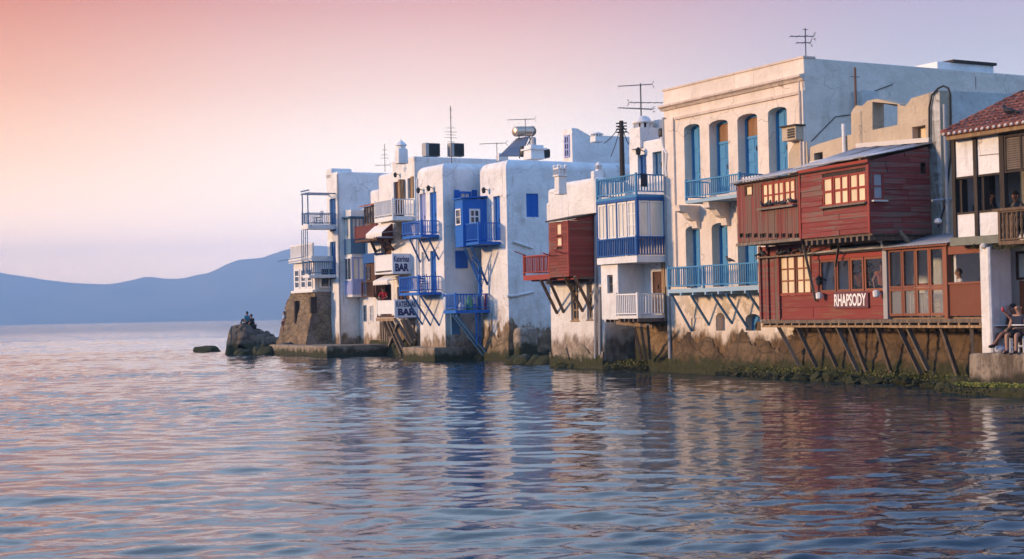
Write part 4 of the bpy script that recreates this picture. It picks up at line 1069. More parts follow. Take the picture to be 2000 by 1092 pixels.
# cornice, string course, pilaster strips
zc0, zc1 = topz(HH,1580,155), topz(HH,1580,144)
prof_ = [(0,zc0),(.06,zc0),(.12,zc0+.08),(.22,zc0+.13),(.22,zc1),(.05,zc1+.05),(0,zc1+.05)]
mk('cornice', MB().prism([HH.P(uH-.1,z,o) for o,z in prof_],[HH.P(.02,z,o) for o,z in prof_]), P_corn, hH)
zs_ = topz(HH,1580,180); mk('string_course', B(HH,U(HH,1320,0,250),-.25,zs_,zs_+.1,.0,.07), P_corn, hH)
mk('coping', B(HH,uH-.03,.03,zH-.01,zH+.06,-.5,.04), P_corn, hH)
mk('pilaster', B(HH,uH+.002,U(HH,1320,0,350),topz(HH,1300,560),zs_+.1,.0,.08), P_big, hH)
mk('pilaster', B(HH,-.22,.0,2.5,zs_+.1,.0,.08), P_big, hH)
mk('drainpipe', MB().tube([HH.P(-.12,zc0,.13), HH.P(-.12,5,.13)], .03, 8), P_corn, hH)
balH1, iH1 = balcony(hH, HH, 1338, 1445, 1491, 338, 385, M_mid, M_pale, .125, .12, bw=.028, label='upper balcony on curved stone brackets')
for px in (1362,1420):
    u = U(HH,px,0,400); zt_ = iH1['zf']; pr = [(0,zt_-.9),(.15,zt_-.85),(.2,zt_-.6),(.45,zt_-.5),(.6,zt_-.3),(.92,zt_-.22),(.97,zt_-.005),(0,zt_-.005)]
    mk('bracket', MB().prism([HH.P(u-.17,z,o) for o,z in pr],[HH.P(u+.17,z,o) for o,z in pr]), P_big, hH)
balH2, iH2 = balcony(hH, HH, 1304, 1487, 1530, 511, 566, M_mid, M_pale, .125, .14, bw=.03, b=1.0, label='long lower balcony on slanting struts')
um = U(HH,1373,1.0,540); mk('post', B(HH,um-.03,um+.03,iH2['zt'],iH2['zr'],.94,1.01), M_mid, balH2)
struts(balH2, HH, .95, ((1311,574,1351,647),(1349,576,1385,635),(1390,574,1430,632),(1418,574,1460,640),(1461,573,1497,624)), M_slate, .07)
for k in range(8): u = iH2['u0']+.1+(iH2['u1']-iH2['u0']-.2)*k/7; mk('joist', B(HH,u-.04,u+.04,iH2['zf']-.1,iH2['zf']-.004,.0,1.04), M_pale, balH2)
stone_face('stone_foot', HH, uH, .0, -.3, 2.6, .0, stone('brown_foot_stone',(0.06,0.038,0.022),(0.15,0.095,0.052),1.15,wet=.3), hH, .40,.24,.032, seed=44, batter=.05, step=.06, wob=.03, ragged=rag_(1.15,.75,7))
# air conditioner and small shaft window on the facade
ub, ue, z0, z1 = RG(1545,1572,249,275)
ac = mk('boxed_vent', B(HH,ub,ue,z0,z1,.0,.4), P_beige, hH); mk('vent_lid', B(HH,ub-.05,ue+.05,z1+.003,z1+.06,-.0,.46), M_dark, ac)
for k in range(4): zz_ = z0+.07+(z1-z0-.2)*k/3.; mk('louvre', B(HH,ub+.32,ue-.06,zz_,zz_+.06,.4,.43), M_iron, ac)
mk('bare_patch', MB().poly(HH, [HH.uz(x,y,.02) for x,y in ((1541,345),(1540,300),(1552,277),(1576,276),(1579,345))], .0, .02), P_beige, hH)
HHs = HH.side(0)
# the low return house on the shaded flank of H
def fl(px, py, off=.0): return HHs.at(px, py, off)
u0,u1,z0,z1 = rect(HHs,1872,1950,120,136,-2); mk('roof_hut', B(HHs,HHs.uz(1862,130)[0],HHs.uz(1972,130)[0],zH-.2,zH+.42,-3,-.8), P_clean, hH)
mk('roof_slab', B(HHs,HHs.uz(1890,130)[0],HHs.uz(1975,130)[0],zH+.43,zH+.53,-3.2,-.7), M_dark, hH)
mk('flank_box', B(HHs,HHs.uz(1664,200)[0],HHs.uz(1698,200)[0],topz(HHs,1680,232),topz(HHs,1680,181),.0,.5), P_grey, hH)
mk('flank_cable', MB().tube([fl(1585,276,.03), fl(1632,228,.03), fl(1662,224,.03), fl(1700,181,.03), fl(1743,165,.03)], .016, 6), M_iron, hH)

# ================================================================== house I : bare beige render behind the red house
TJ = (0.387,-0.922)
PI_ = Pl((10.15,52.5), TJ)
hI = root(PI_, 'ruined looking beige house with a broken parapet and amber window above the red roof', 3, z=.5)
def puz(px,py,off=0): return PI_.uz(px,py,off)
wall_pts = [puz(x,y) for x,y in ((1663,300),(1664,216),(1672,206),(1684,207),(1694,197),(1712,193),(1730,197),(1758,204),(1758,206),(1768,207),(1772,203),(1780,192),(1800,186),(1820,180),(1838,176))]
uIe = puz(1838,300)[0]; pts = [(wall_pts[0][0],4.42)] + wall_pts[1:-1] + [(uIe,wall_pts[-1][1]),(uIe,4.42)]
wI = mk('wall', MB().poly(PI_, pts, -.45, 0), P_beige, hI)
q1 = [puz(x,y) for x,y in ((1705,200),(1753,208),(1753,244),(1705,254))]; 
q1 = [(puz(1704,250)[0],puz(1704,254)[1]),(puz(1753,244)[0],puz(1753,244)[1]),(puz(1753,206)[0],puz(1753,204)[1]),(puz(1704,206)[0],puz(1704,199)[1])]
wr_ = rect(PI_,1782,1808,246,281)
wr2 = rect(PI_,1591,1608,298,316)
cut(wI, [MB().poly(PI_, q1, -.7, .3), B(PI_,*wr_,-.3,.3)])
window(hI, PI_, wr_, -.28, 1, 1, M_tan, G_amber, .05)
mk('inner_wall', MB().poly(PI_, [(q1[0][0]-.4,q1[0][1]-.3),(q1[1][0]+.6,q1[1][1]-.3),(q1[1][0]+.6,q1[2][1]+.1),(q1[0][0]-.4,q1[3][1]-.1)], -2.0, -1.8), P_grey, hI)
mk('lintel', MB().bar(PI_.at(1725,199,-.3), PI_.at(1760,206,-.3), .1), M_dark, hI)
PIs = PI_.side(uIe)
mk('side_wall', B(PIs,.0,14,1.0,wall_pts[-1][1],-.5,-.002), P_grey, hI)
lw = [(puz(1583,330)[0],4.42),(puz(1583,288)[0],puz(1583,288)[1]),(puz(1600,281)[0],puz(1600,281)[1]),(puz(1650,266)[0],puz(1650,266)[1]),(puz(1666,266)[0],puz(1666,262)[1]),(puz(1666,300)[0],4.42)]
wI2 = mk('low_wall', MB().poly(PI_, lw, -.4, .02), P_beige, hI)
cut(wI2, [B(PI_,*wr2,-.3,.3)])
window(hI, PI_, wr2, -.25, 1, 1, M_grey, G_dark, .05)
mk('dark_opening', B(PI_,*rect(PI_,1636,1648,243,266),-1.0,-.9), M_dark, hI)
mk('white_post', MB().tube([PI_.at(1649,300,.1), PI_.at(1647,242,.1)], .06, 8), P_clean, hI)
body('plaster_pier', quad(PI_, puz(1663,280)[0], puz(1686,280)[0], -.4,.05), 5.5, topz(PI_,1672,214), P_beige, hI, .12, 3)
mk('bent_pipe', MB().tube([PI_.at(x,y,.06) for x,y in ((1815,290),(1815,210),(1820,186),(1832,173),(1842,168),(1852,172),(1856,185),(1856,290))], .032, 8), M_iron, hI)
mk('drainpipe', MB().tube([PI_.P(uIe+.15,1.5,-.05), PI_.P(uIe+.15,8.4,-.05)], .05, 8), M_galv, hI)
mk('wall_cable', MB().tube([PIs.at(x,y,.03) for x,y in ((1856,185),(1858,300),(1846,400),(1832,445))], .03, 6), M_iron, hI)
mk('meter_frame', MB().tube([PIs.at(x,y,.1) for x,y in ((1820,392),(1858,388))], .04, 6).tube([PIs.at(x,y,.1) for x,y in ((1848,378),(1850,412))], .06, 6), M_galv, hI)
mk('bulkhead_lamp', MB().lathe(PI_.at(1832,438,.2),[(.03,0),(.12,.05),(.12,.12),(.05,.18)],8), M_whitep, hI)
# ================================================================== house J : the red wooden house with the restaurant
def mixglass(name, tint=(1,1,1), haze=0.0):
    m = bpy.data.materials.new(name); m.use_nodes = True; t = m.node_tree; t.nodes.clear()
    tr = t.nodes.new('ShaderNodeBsdfTransparent'); tr.inputs[0].default_value = (*tint,1)
    gl = t.nodes.new('ShaderNodeBsdfGlossy'); gl.inputs['Roughness'].default_value = 0.04
    lw = t.nodes.new('ShaderNodeLayerWeight'); lw.inputs[0].default_value = .5; pw = t.nodes.new('ShaderNodeMath'); pw.operation = 'POWER'; t.links.new(lw.outputs['Facing'], pw.inputs[0]); pw.inputs[1].default_value = 4
    fr = t.nodes.new('ShaderNodeMath'); fr.operation = 'MULTIPLY_ADD'; t.links.new(pw.outputs[0], fr.inputs[0]); fr.inputs[1].default_value = .6; fr.inputs[2].default_value = .03
    mx = t.nodes.new('ShaderNodeMixShader'); t.links.new(fr.outputs[0], mx.inputs[0]); t.links.new(tr.outputs[0], mx.inputs[1]); t.links.new(gl.outputs[0], mx.inputs[2])
    out = t.nodes.new('ShaderNodeOutputMaterial')
    if haze:
        df = t.nodes.new('ShaderNodeBsdfDiffuse'); df.inputs[0].default_value = (.5,.48,.44,1); m2 = t.nodes.new('ShaderNodeMixShader'); m2.inputs[0].default_value = haze
        t.links.new(mx.outputs[0], m2.inputs[1]); t.links.new(df.outputs[0], m2.inputs[2]); t.links.new(m2.outputs[0], out.inputs[0])
    else: t.links.new(mx.outputs[0], out.inputs[0])
    return m
G_clear = mixglass('clear_window_glass', (.93,.95,.95)); G_salt = mixglass('salted_glass', (.9,.9,.88), 0.22)
JP = PI_; LO, UP = 1.2, 2.2
hJ = root(JP, 'long red wooden restaurant house propped on slanting timbers over the water', 4, z=.3, name='red_wooden_house', cat='restaurant')
def jr(x0,x1,y0,y1,off): return rect(JP,x0,x1,y0,y1,off)
# ---- stone foot wall
uS0, uS1 = U(JP,1494,.1,680), U(JP,1925,.1,680)
zD = topz(JP,1650,628,LO)
stone_face('stone_foot_wall', JP, uS0-.6, uS1, -.3, zD, .05, stone('foot_rubble',(0.055,0.034,0.02),(0.125,0.076,0.04),1.1,wet=.4), hJ, .5, .3, .07, seed=31, batter=.25, step=.06)
mk('wall_core', B(JP,-.4,uS1,-.3,zD-.02,-2.6,-.1), M_dark, hJ)
mk('white_patch', MB().poly(JP, [puz(x,y,.16) for x,y in ((1499,650),(1505,630),(1522,628),(1526,645),(1512,652))], .1, .2), P_clean, hJ)
# ---- upper storey, upright boards on the left
zU0 = topz(JP,1500,470,UP); zE = 6.66
uA, uB = U(JP,1440,UP,420), U(JP,1564,UP,410)
wl_ = jr(1488,1553,354,403,UP); ws_ = jr(1455,1469,362,383,UP)
ph = []
for i in range(9):
    px = 1448+14.2*i-(0.4*i if i > 5 else 0); q = jr(px-3,px+3,456,464,UP); ph.append(q)
boarded('upright_boarding', hJ, JP, uA, uB, zU0, zE, UP, M_redv, .13, False, holes=[wl_,ws_]+ph, jitter=.008)
for q in ph: mk('pigeon_hole', B(JP,q[0]-.02,q[1]+.02,q[2]-.02,q[3]+.02,UP-.25,UP-.08), M_dark, hJ)
mk('bottom_rail', B(JP,uA-.06,uB+.02,zU0-.10,zU0-.002,UP-.12,UP+.05), M_grey, hJ)
w3 = (wl_[1]-wl_[0])/3
for i in range(3): window(hJ, JP, (wl_[0]+w3*i,wl_[0]+w3*(i+1),wl_[2],wl_[3]), UP-.05, 2, 2, M_redp, G_amber, .055, .05)
mk('sill', B(JP,wl_[0]-.1,wl_[1]+.08,wl_[2]-.07,wl_[2]-.002,UP-.03,UP+.16), M_grey, hJ)
window(hJ, JP, ws_, UP-.06, 1, 1, M_brown, G_amber, .05)
JAs = JP.side(uA)
mk('end_wall', B(JP,uA+.02,uA+.06,zU0,zE,-.2,UP-.09), M_redv, hJ)
# ---- upper storey, long planks on the right
uC, uD2 = U(JP,1567,UP,400), U(JP,1700,UP,390)
zU1 = topz(JP,1650,459,UP); zE2 = zE+.06
wr_ = jr(1608,1693,341,399,UP)
boarded('plank_front', hJ, JP, uC, uD2, zU1, zE2, UP+.04, M_redw, .165, True, holes=[wr_], jitter=.012)
mk('corner_board', B(JP,uC-.1,uC-.012,zU0-.05,zE2,UP-.06,UP+.07), M_redp, hJ)
mk('corner_board', B(JP,uD2-.05,uD2+.035,zU1-.02,zE2,UP-.02,UP+.075), M_redp, hJ)
a = wr_[0]; W_ = wr_[1]-wr_[0]
for x0,x1,c in ((0,.235,1),(.25,.605,2),(.62,1.0,2)): window(hJ, JP, (a+W_*x0,a+W_*x1,wr_[2],wr_[3]), UP-.02, c, 2, M_redp, G_amber, .06, .07)
mk('sill', B(JP,wr_[0]-.06,wr_[1]+.06,wr_[2]-.06,wr_[2]-.002,UP+.0,UP+.14), M_grey, hJ)
JDs = JP.side(uD2)
zW = JDs.uz(1814,284)[1]
hs = [(lambda q:q)(rect(JDs,1703,1725,336,391)), rect(JDs,1796,1807,320,334)]
uIn = JDs.uz(1816,380)[0]
boarded('plank_side', hJ, JDs, -UP-.03, uIn, zU1-.03, zE2, .03, M_redw, .165, True, holes=hs, top=lambda u: zE2+.02+(zW-.05-zE2)*(u+UP)/(uIn+UP), jitter=.014)
window(hJ, JDs, hs[0], -.02, 1, 2, M_redp, G_grey, .06); mk('sill', B(JDs,hs[0][0]-.06,hs[0][1]+.05,hs[0][2]-.05,hs[0][2]-.002,.02,.16), M_mortar, hJ)
mk('vent', B(JDs,*hs[1],-.2,-.12), M_dark, hJ)
mk('storey_floor', B(JP,uA,uD2-.05,zU0-.08,zU0+.02,-.1,UP-.13), M_tim, hJ)
mk('storey_soffit', B(JP,uC,uD2,zU1-.08,zU1-.01,-.1,UP-.05), M_tim, hJ)
for k in range(12):
    u = uC+.1+(uD2-uC-.3)*k/11; mk('joist', B(JP,u,u+.1,zU1-.22,zU1-.082,-.05,UP-.02), M_tim, hJ)
mk('upper_core', B(JP,uA+.4,uD2-.2,zU0+.1,zE-.1,-.2,UP-.5), plain('dim_room',(.35,.25,.17),.9), hJ)
# ---- corrugated roof, sheet by sheet
def corr_sheet(u0, u1, z0, o0, z1, o1, parent, m, n=7, amp=.022):
    vs = []; nn = n*4+1
    for k in range(nn):
        u = u0+(u1-u0)*k/(nn-1); h = amp*math.sin(k*math.pi/2)
        for (z,o) in ((z0,o0),((z0+z1)/2-.015,(o0+o1)/2),(z1,o1)): vs.append(JP.P(u,z+h,o))
    fs = [(3*k+j,3*k+3+j,3*k+4+j,3*k+1+j) for k in range(nn-1) for j in (0,1)]
    o = mk('roof_sheet', MB().add(vs,fs), m, parent, smooth=True); md = o.modifiers.new('s','SOLIDIFY'); md.thickness = .012; return o
M_corr = N('weathered_corrugated_iron'); _c = M_corr.mix(M_corr.rng(M_corr.noise(1.6,5),.4,.65), (0.52,0.52,0.54), (0.38,0.35,0.33)); _c = M_corr.mix(M_corr.rng(M_corr.noise(5,5,(3,3,.6)),.56,.7,0,.55), _c, (0.22,0.13,0.085)); M_corr = M_corr.done(_c, .6, .25)
uL0 = U(JP,1426,UP+.25,358)
rf = mk('roof', B(JP,uA,uD2,zE-.02,zE+.03,UP-.1,UP+.12), M_dark, hJ)
for (a0,a1,zz,k0) in ((uL0,uC-.02,zE,6),(uC-.06,uD2+.12,zE2+.06,6)):
    n_ = k0; w = (a1-a0)/n_
    for k in range(n_):
        zb_k = 7.27 if zz == zE else 7.56-.24*k/(n_-1)
        corr_sheet(a0+w*k-.03, a0+w*(k+1)+.03, zz+.06+.008*(k%2), UP+.27, zb_k+.01*(k%2), -.02, rf, M_corr)
mk('fascia', B(JP,uC-.05,uD2+.1,zE2-.04,zE2+.05,UP+.10,UP+.15), M_redp, rf)
mk('mortar_flashing', MB().bar(JP.P(uC,7.62,.03), JP.P(uD2+.1,7.40,.03), .16,.14).bar(JP.P(uL0+1.3,7.33,.03), JP.P(uC-.1,7.33,.03), .14,.1), M_mortar, rf)
# ---- restaurant storey
zF0 = topz(JP,1600,624,LO); zH0 = 4.12
def jz(px, y): return topz(JP,px,y,LO)
def ju(px): return U(JP,px,LO,560)
deck = mk('deck', B(JP,ju(1486),ju(1918),zF0-.12,zF0-.01,-1.9,LO+.02), M_tim, hJ)
for k in range(26):
    u = ju(1490)+(ju(1914)-ju(1490))*k/25; mk('joist', B(JP,u-.035,u+.035,zF0-.19,zF0-.125,.2,LO+.04), M_tan, deck)
mk('edge_beam', B(JP,ju(1486),ju(1735),zF0-.26,zF0-.193,LO-.16,LO+.0), M_tan, deck); mk('edge_beam', B(JP,ju(1735)+.01,ju(1916),zF0-.27,zF0-.193,LO-.18,LO+.03), M_tan, deck)
for i,(x0,y0,x1,y1) in enumerate(((1516,630,1561,714),(1553,630,1595,717),(1595,630,1634,716),(1632,631,1676,726),(1657,631,1692,725),(1751,631,1798,730),(1770,633,1813,723),(1836,631,1874,744),(1710,632,1740,728),(1897,630,1900,690))):
    mk('prop', MB().bar(JP.at(x0,y0,LO-.1), JP.at(x1,y1,.42 if i < 9 else LO-.3), .10 if i != 8 else .08, .12), M_tim if i % 3 else M_grey, hJ)
# boarded left end
for k,(x0,x1) in enumerate(((1486.5,1495),(1496,1503),(1504,1513),(1514,1523))):
    mk('end_board', B(JP,ju(x0),ju(x1),zF0,jz(1500,499),LO-.04,LO+.008*(k%2)), M_redv if k % 2 else M_redw, hJ)
for x in (1487,1502,1523): mk('post', B(JP,ju(x)-.05,ju(x)+.06,zF0,jz(1500,480),LO+.012,LO+.07), M_redw, hJ)
boarded('head_boarding', hJ, JP, ju(1486), ju(1622), jz(1550,497), zU0-.11, LO-.02, M_redl, .2, True)
for x0,x1 in ((1523.5,1553),(1555,1584)): window(hJ, JP, (ju(x0),ju(x1),jz(1550,575),jz(1550,498)), LO-.05, 2, 3, M_frame, G_amber, .06, .05)
zP = jz(1600,575)
boarded('front_panels', hJ, JP, ju(1524), ju(1734), zF0, zP-.0, LO-.02, M_redl, .42, True, jitter=.008)
mk('panel_cap', B(JP,ju(1524),ju(1734),zP+.003,zP+.05,LO-.08,LO+.04), M_redp, hJ); mk('base_strip', B(JP,ju(1524),ju(1734),zF0-.004,zF0+.06,LO-.005,LO+.03), M_redw, hJ)
boarded('pier_boarding', hJ, JP, ju(1585), ju(1600), zP+.052, jz(1590,495), LO-.02, M_redw, .16, False)
wz0, wz1 = zP+.055, zH0-.18
for x0,x1 in ((1602,1633),(1634.5,1660.5),(1661.5,1687),(1689,1727)): window(hJ, JP, (ju(x0),ju(x1),wz0,wz1), LO-.05, 1, 1, M_frame, G_clear, .075)
mk('head_beam', B(JP,ju(1590),ju(1735),wz1+.003,zH0-.02,LO-.1,LO+.03), M_redp, hJ)
mk('steel_post', B(JP,ju(1727.5),ju(1735.5),zF0,zH0-.02,LO-.16,LO+.06), M_galv, hJ)
vz0, vz1, vzm = jz(1790,617), zH0-.03, jz(1790,563)
x_ = [1737,1764,1790,1817,1846]
for i in range(4):
    a, b_ = ju(x_[i]), ju(x_[i+1])
    window(hJ, JP, (a+.008,b_-.008,vzm+.02,vz1), LO-.03, 1, 1, M_frame, G_clear, .065); window(hJ, JP, (a+.008,b_-.008,vz0,vzm+.012), LO-.03, 1, 1, M_frame, G_salt, .075)
mk('corner_post', B(JP,ju(1846)+.002,ju(1852.5),zF0,vz1+.1,LO-.12,LO+.05), M_frame, hJ)
mk('side_panel', B(JP,ju(1853),ju(1917),jz(1880,617),jz(1880,555),LO-.08,LO-.02), M_brp, hJ)
mk('panel_cap', B(JP,ju(1852.7),ju(1917),jz(1880,555)+.003,jz(1880,555)+.06,LO-.12,LO+.02), M_frame, hJ)
mk('head_beam', B(JP,ju(1853),ju(1916),vz1-.25,vz1+.05,LO-.12,LO-.0), M_frame, hJ)
# lean-to roof
for k in range(8):
    a = ju(1589)+(ju(1862)-ju(1589))*k/8; b_ = ju(1589)+(ju(1862)-ju(1589))*(k+1)/8+.03
    corr_sheet(a, b_, zH0+.05+.006*(k%2), LO+.22, zH0+.42, -.02, hJ, M_corr if k < 4 else M_sheet, 6, .012)
mk('eave_board', B(JP,ju(1589),ju(1734),zH0-.018,zH0+.03,LO+.1,LO+.16), M_dark, hJ); mk('eave_board', B(JP,ju(1735),ju(1860),zH0-.018,zH0+.03,LO+.1,LO+.16), M_frame, hJ)
for k in range(11): u = ju(1740)+(ju(1858)-ju(1740))*k/10; mk('rafter', B(JP,u,u+.07,zH0-.018,zH0+.028,.4,LO+.098), M_tan, hJ)
mk('gap_shade_sheet', B(JP,ju(1620),uD2+.8,zH0+.2,zU1-.1,-.12,-.02), M_dark, hJ)  # dark sheet added over the beige wall to paint in shade below the overhang
mk('brace', MB().bar(JP.at(1757,452,1.3), JP.at(1785,486,.8), .1), M_grey, hJ); mk('brace', MB().bar(JP.at(1640,468,1.6), JP.at(1632,520,LO+.1), .06), M_tim, hJ)
mk('brace', MB().bar(JP.at(1568,474,LO+.55), JP.at(1593,588,LO+.06), .075), M_grey, hJ); mk('brace', MB().bar(JP.at(1586,474,LO+.6), JP.at(1577,496,LO+.02), .05), M_grey, hJ)
for x,y in ((1610,578),(1722,574)):
    u,z = JP.uz(x,y,LO); s_ = mk('spotlight', MB().bar(JP.P(u,z,LO+.02),JP.P(u,z,LO+.14),.05).lathe(JP.P(u,z-.12,LO+.2),[(.02,0),(.1,.04),(.11,.2),(.05,.24)],8), M_whitep, hJ)
u,z = JP.uz(1715,470,LO+.3); mk('spotlight', MB().bar(JP.P(u,z-.3,LO+.12),JP.P(u,z,LO+.2),.05).lathe(JP.P(u,z-.05,LO+.26),[(.02,0),(.1,.04),(.11,.24),(.05,.28)],8), M_whitep, hJ)
u0,u1,z0,z1 = jr(1629,1693,571,600,LO+.03)
sg = mk('nameboard', B(JP,u0,u1+.08,z0-.03,z1+.03,LO+.0,LO+.045), M_plum, hJ)
text('lettering', 'RHAPSODY', JP, (u0+u1)/2, z0+.05, LO+.05, (z1-z0)*1.12, 1, M_wpaint, sg, .014, fit=(u1-u0)*.97)
lamp(hJ, JP, 1614, 548, LO)
# ---- the dining room behind the windows
IN = -1.8
room = mk('back_wall', B(JP,ju(1596),ju(1940),zF0,zH0+.2,IN-.1,IN), M_room, hJ)
mk('floor', B(JP,ju(1596),ju(1940),zF0-.01,zF0+.03,IN,LO-.1), M_tan, hJ); mk('ceiling', B(JP,ju(1596),ju(1846),zH0+.1,zH0+.14,IN,.0), M_room, hJ)
mk('party_wall', B(JP,ju(1598),ju(1600),zF0+.03,zH0+.09,IN,LO-.12), M_room, hJ); mk('party_wall', B(JP,ju(1760)+1.2,ju(1760)+1.3,zF0+.03,zH0+.09,IN,.2), M_room, hJ)
mk('side_screen', B(JP,ju(1735)+.3,ju(1735)+.36,zF0+.03,zH0+.09,IN,-.6), M_room, hJ)
mk('dark_doorway', B(JP,ju(1850)+1.6,ju(1850)+3.2,zF0+.03,zH0+.05,IN+.004,IN+.05), M_dark, hJ)
mk('wall_picture', B(JP,ju(1820)+.9,ju(1820)+1.7,zF0+.9,zH0-.35,IN+.004,IN+.05), M_iron, hJ)
mk('dark_curtain', B(JP,ju(1665)+.9,ju(1665)+1.2,zF0+1.0,zH0-.2,IN+.004,IN+.08), M_iron, hJ)
mk('dado_line', B(JP,ju(1600)+.1,ju(1735),zF0+1.05,zF0+1.1,IN+.003,IN+.02), M_redp, hJ)
em = bpy.data.materials.new('warm_bulb'); em.use_nodes = True; _b = em.node_tree.nodes['Principled BSDF']; _b.inputs['Base Color'].default_value = (.9,.8,.6,1); _b.inputs['Emission Color'].default_value = (1,.62,.28,1); _b.inputs['Emission Strength'].default_value = 14
for x,y in ((1650,515),(1717,509)):
    o_ = IN+.12; p = JP.at(x,y,o_)
    sc_ = mk('wall_sconce', MB().lathe(p-Vector((0,0,.2)),[(.05,0),(.13,.1),(.15,.22),(.1,.3)],10), M_mortar, hJ)
    mk('bulb', MB().lathe(p+JP.n*.12-Vector((0,0,.1)),[(.03,0),(.075,.05),(.075,.11),(.03,.16)],10), em, sc_, smooth=True)
# chairs in the veranda
def chair(loc, yaw, mat, label, name='chair', group=None, seat=.46, back=.95, ladder=3, tagit=True):
    R = Matrix.Rotation(yaw,3,'Z'); L = lambda x,y,z: Vector(loc)+R@Vector((x,y,z))
    c = empty(name, loc, label, 'chair', group)
    w = .2
    for sx,sy,h in ((-1,1,seat),(1,1,seat),(-1,-1,back),(1,-1,back)):
        lean = -.07 if h > seat else 0
        mk('leg', MB().bar(L(sx*w,sy*w,0), L(sx*w*.95,sy*w+lean,h), .035), mat, c)
    mk('seat', MB().hexa([L(-w-.02,-w,seat),L(w+.02,-w,seat),L(w+.02,w+.03,seat),L(-w-.02,w+.03,seat),L(-w-.02,-w,seat+.03),L(w+.02,-w,seat+.03),L(w+.02,w+.03,seat+.03),L(-w-.02,w+.03,seat+.03)]), M_tan, c)
    for k in range(ladder): z = seat+.14+k*.13; mk('back_slat', MB().bar(L(-w*.95,-w-.04-.01*k,z), L(w*.95,-w-.04-.01*k,z), .025,.06), mat, c)
    for z in (.14,.28):
        for sx in (-1,1): mk('stretcher', MB().bar(L(sx*w,-w,z), L(sx*w,w,z), .022), mat, c)
        mk('stretcher', MB().bar(L(-w,-w,z+.05), L(w,-w,z+.05), .022), mat, c)
    return c
yawJ = math.atan2(JP.t.y, JP.t.x)
labels = ('pale rush chair behind the second salted glass pane from the left', 'pale rush chair behind the third salted glass pane from the left', 'pale rush chair behind the rightmost salted glass pane')
for i,px in enumerate((1785,1812,1838)):
    p = JP.P(ju(px)+.1, zF0+.03, LO-.75); chair(p, yawJ+math.pi*.5*(i%2)-.3, M_whitep, labels[i], 'rush_chair', 'chairs in the glazed veranda')
tb = empty('cafe_table', JP.P(ju(1757)+.1,zF0+.03,LO-.7), 'small yellow topped table behind the leftmost salted glass pane', 'table')
p = wloc(tb); mk('table_top', B(JP,ju(1757)-.2,ju(1757)+.35,zF0+.72,zF0+.76,LO-1.0,LO-.45), plain('yellow_top',(.6,.42,.16),.6), tb)
for a_ in (-.15,.28):
    for o_ in (LO-.95,LO-.52): mk('leg', B(JP,ju(1757)+a_,ju(1757)+a_+.045,zF0+.03,zF0+.718,o_,o_+.045), M_whitep, tb)

# ================================================================== house K : tiled house on the near quay
HK = Pl((12.36,43), T)
hK = root(HK, 'tile roofed house with white panels, dark posts and louvred shutter at the right edge', 2, z=1.1, name='tiled_house')
def ku(px, off=0, y=400): return U(HK,px,off,y)
def kz(px, y, off=0): return topz(HK,px,y,off)
uK1 = ku(1862)+6.5
zb0, zb1 = kz(1900,478), kz(1900,462); zo0, zo1 = kz(1900,415), kz(1900,345); zt_ = kz(1900,270)
mk('floor_beam', B(HK,-.05,ku(1962),zb0,zb1,-.3,.05), M_beam, hK)
mk('floor_slab', B(HK,-.02,uK1,zb0+.02,zb1-.02,-5,-.31), P_grey, hK)
pts_ = [(1863,1869),(1905,1912),(1956,1965)]
for x0,x1 in pts_: mk('post', B(HK,ku(x0),ku(x1),zb1+.003,zt_,-.1,.05), M_dark, hK)
for x0,x1,a,b_ in ((1869,1905,zo1,zt_),(1912,1956,zo1,zt_),(1869,1905,zb1,zo0),(1912,1956,zb1,zo0)):
    mk('white_panel', B(HK,ku(x0)+.006,ku(x1)-.006,a+.006,b_-.006,-.06,.0), P_clean, hK)
for z in (zo0, zo1): mk('rail', B(HK,ku(1869)+.004,ku(1956)-.004,z-.03,z+.03,-.07,.02) , M_dark, hK)
mk('panel_joint', MB().bar(HK.at(1913,304,.003),HK.at(1955,300,.003),.02), M_grey, hK)
for x in (1871,1914): mk('jamb', B(HK,ku(x),ku(x)+.08,zo0+.03,zo1-.03,-.3,-.08), M_dark, hK)
# louvred shutter, rail and balcony to the right
u0,u1 = ku(1967),ku(1967)+1.15; zs0, zs1 = kz(1985,336), kz(1985,262)
fr = mk('shutter_frame', MB().box(HK,u0,u0+.06,zs0,zs1,-.02,.06).box(HK,u1-.06,u1,zs0,zs1,-.02,.06).box(HK,u0+.06,u1-.06,zs0,zs0+.06,-.02,.06).box(HK,u0+.06,u1-.06,zs1-.06,zs1,-.02,.06).box(HK,(u0+u1)/2-.03,(u0+u1)/2+.03,zs0+.06,zs1-.06,-.02,.06), M_dark, hK)
f1 = None
for k in range(14):
    z = zs0+.08+(zs1-zs0-.16)*k/14
    if f1 is None:
        f1 = mk('slat', MB().hexa([HK.P(u0+.06,z,.04),HK.P(u1-.06,z,.04),HK.P(u1-.06,z+.05,-.0),HK.P(u0+.06,z+.05,-.0),HK.P(u0+.06,z+.015,.05),HK.P(u1-.06,z+.015,.05),HK.P(u1-.06,z+.065,.01),HK.P(u0+.06,z+.065,.01)]), M_grey, fr)
    else: dup(f1, (0,0,(zs1-zs0-.16)*k/14))
mk('post', B(HK,u1+.01,u1+.18,zb1,zt_,-.1,.05), M_dark, hK); mk('white_panel', B(HK,u1+.19,uK1,zb1,zt_,-.1,.0), P_clean, hK)
balK, iK = balcony(hK, HK, 1950, 2090, 2110, 400, 470, M_balk, M_balk, .16, .1, b=.75, bw=.05, low=.02, turned=True)
mk('rail_cap', MB().bar(HK.P(iK['u0']-.15,iK['zr']+.03,.72), HK.P(iK['u1'],iK['zr']+.03,.72), .16,.07), M_balk, balK)
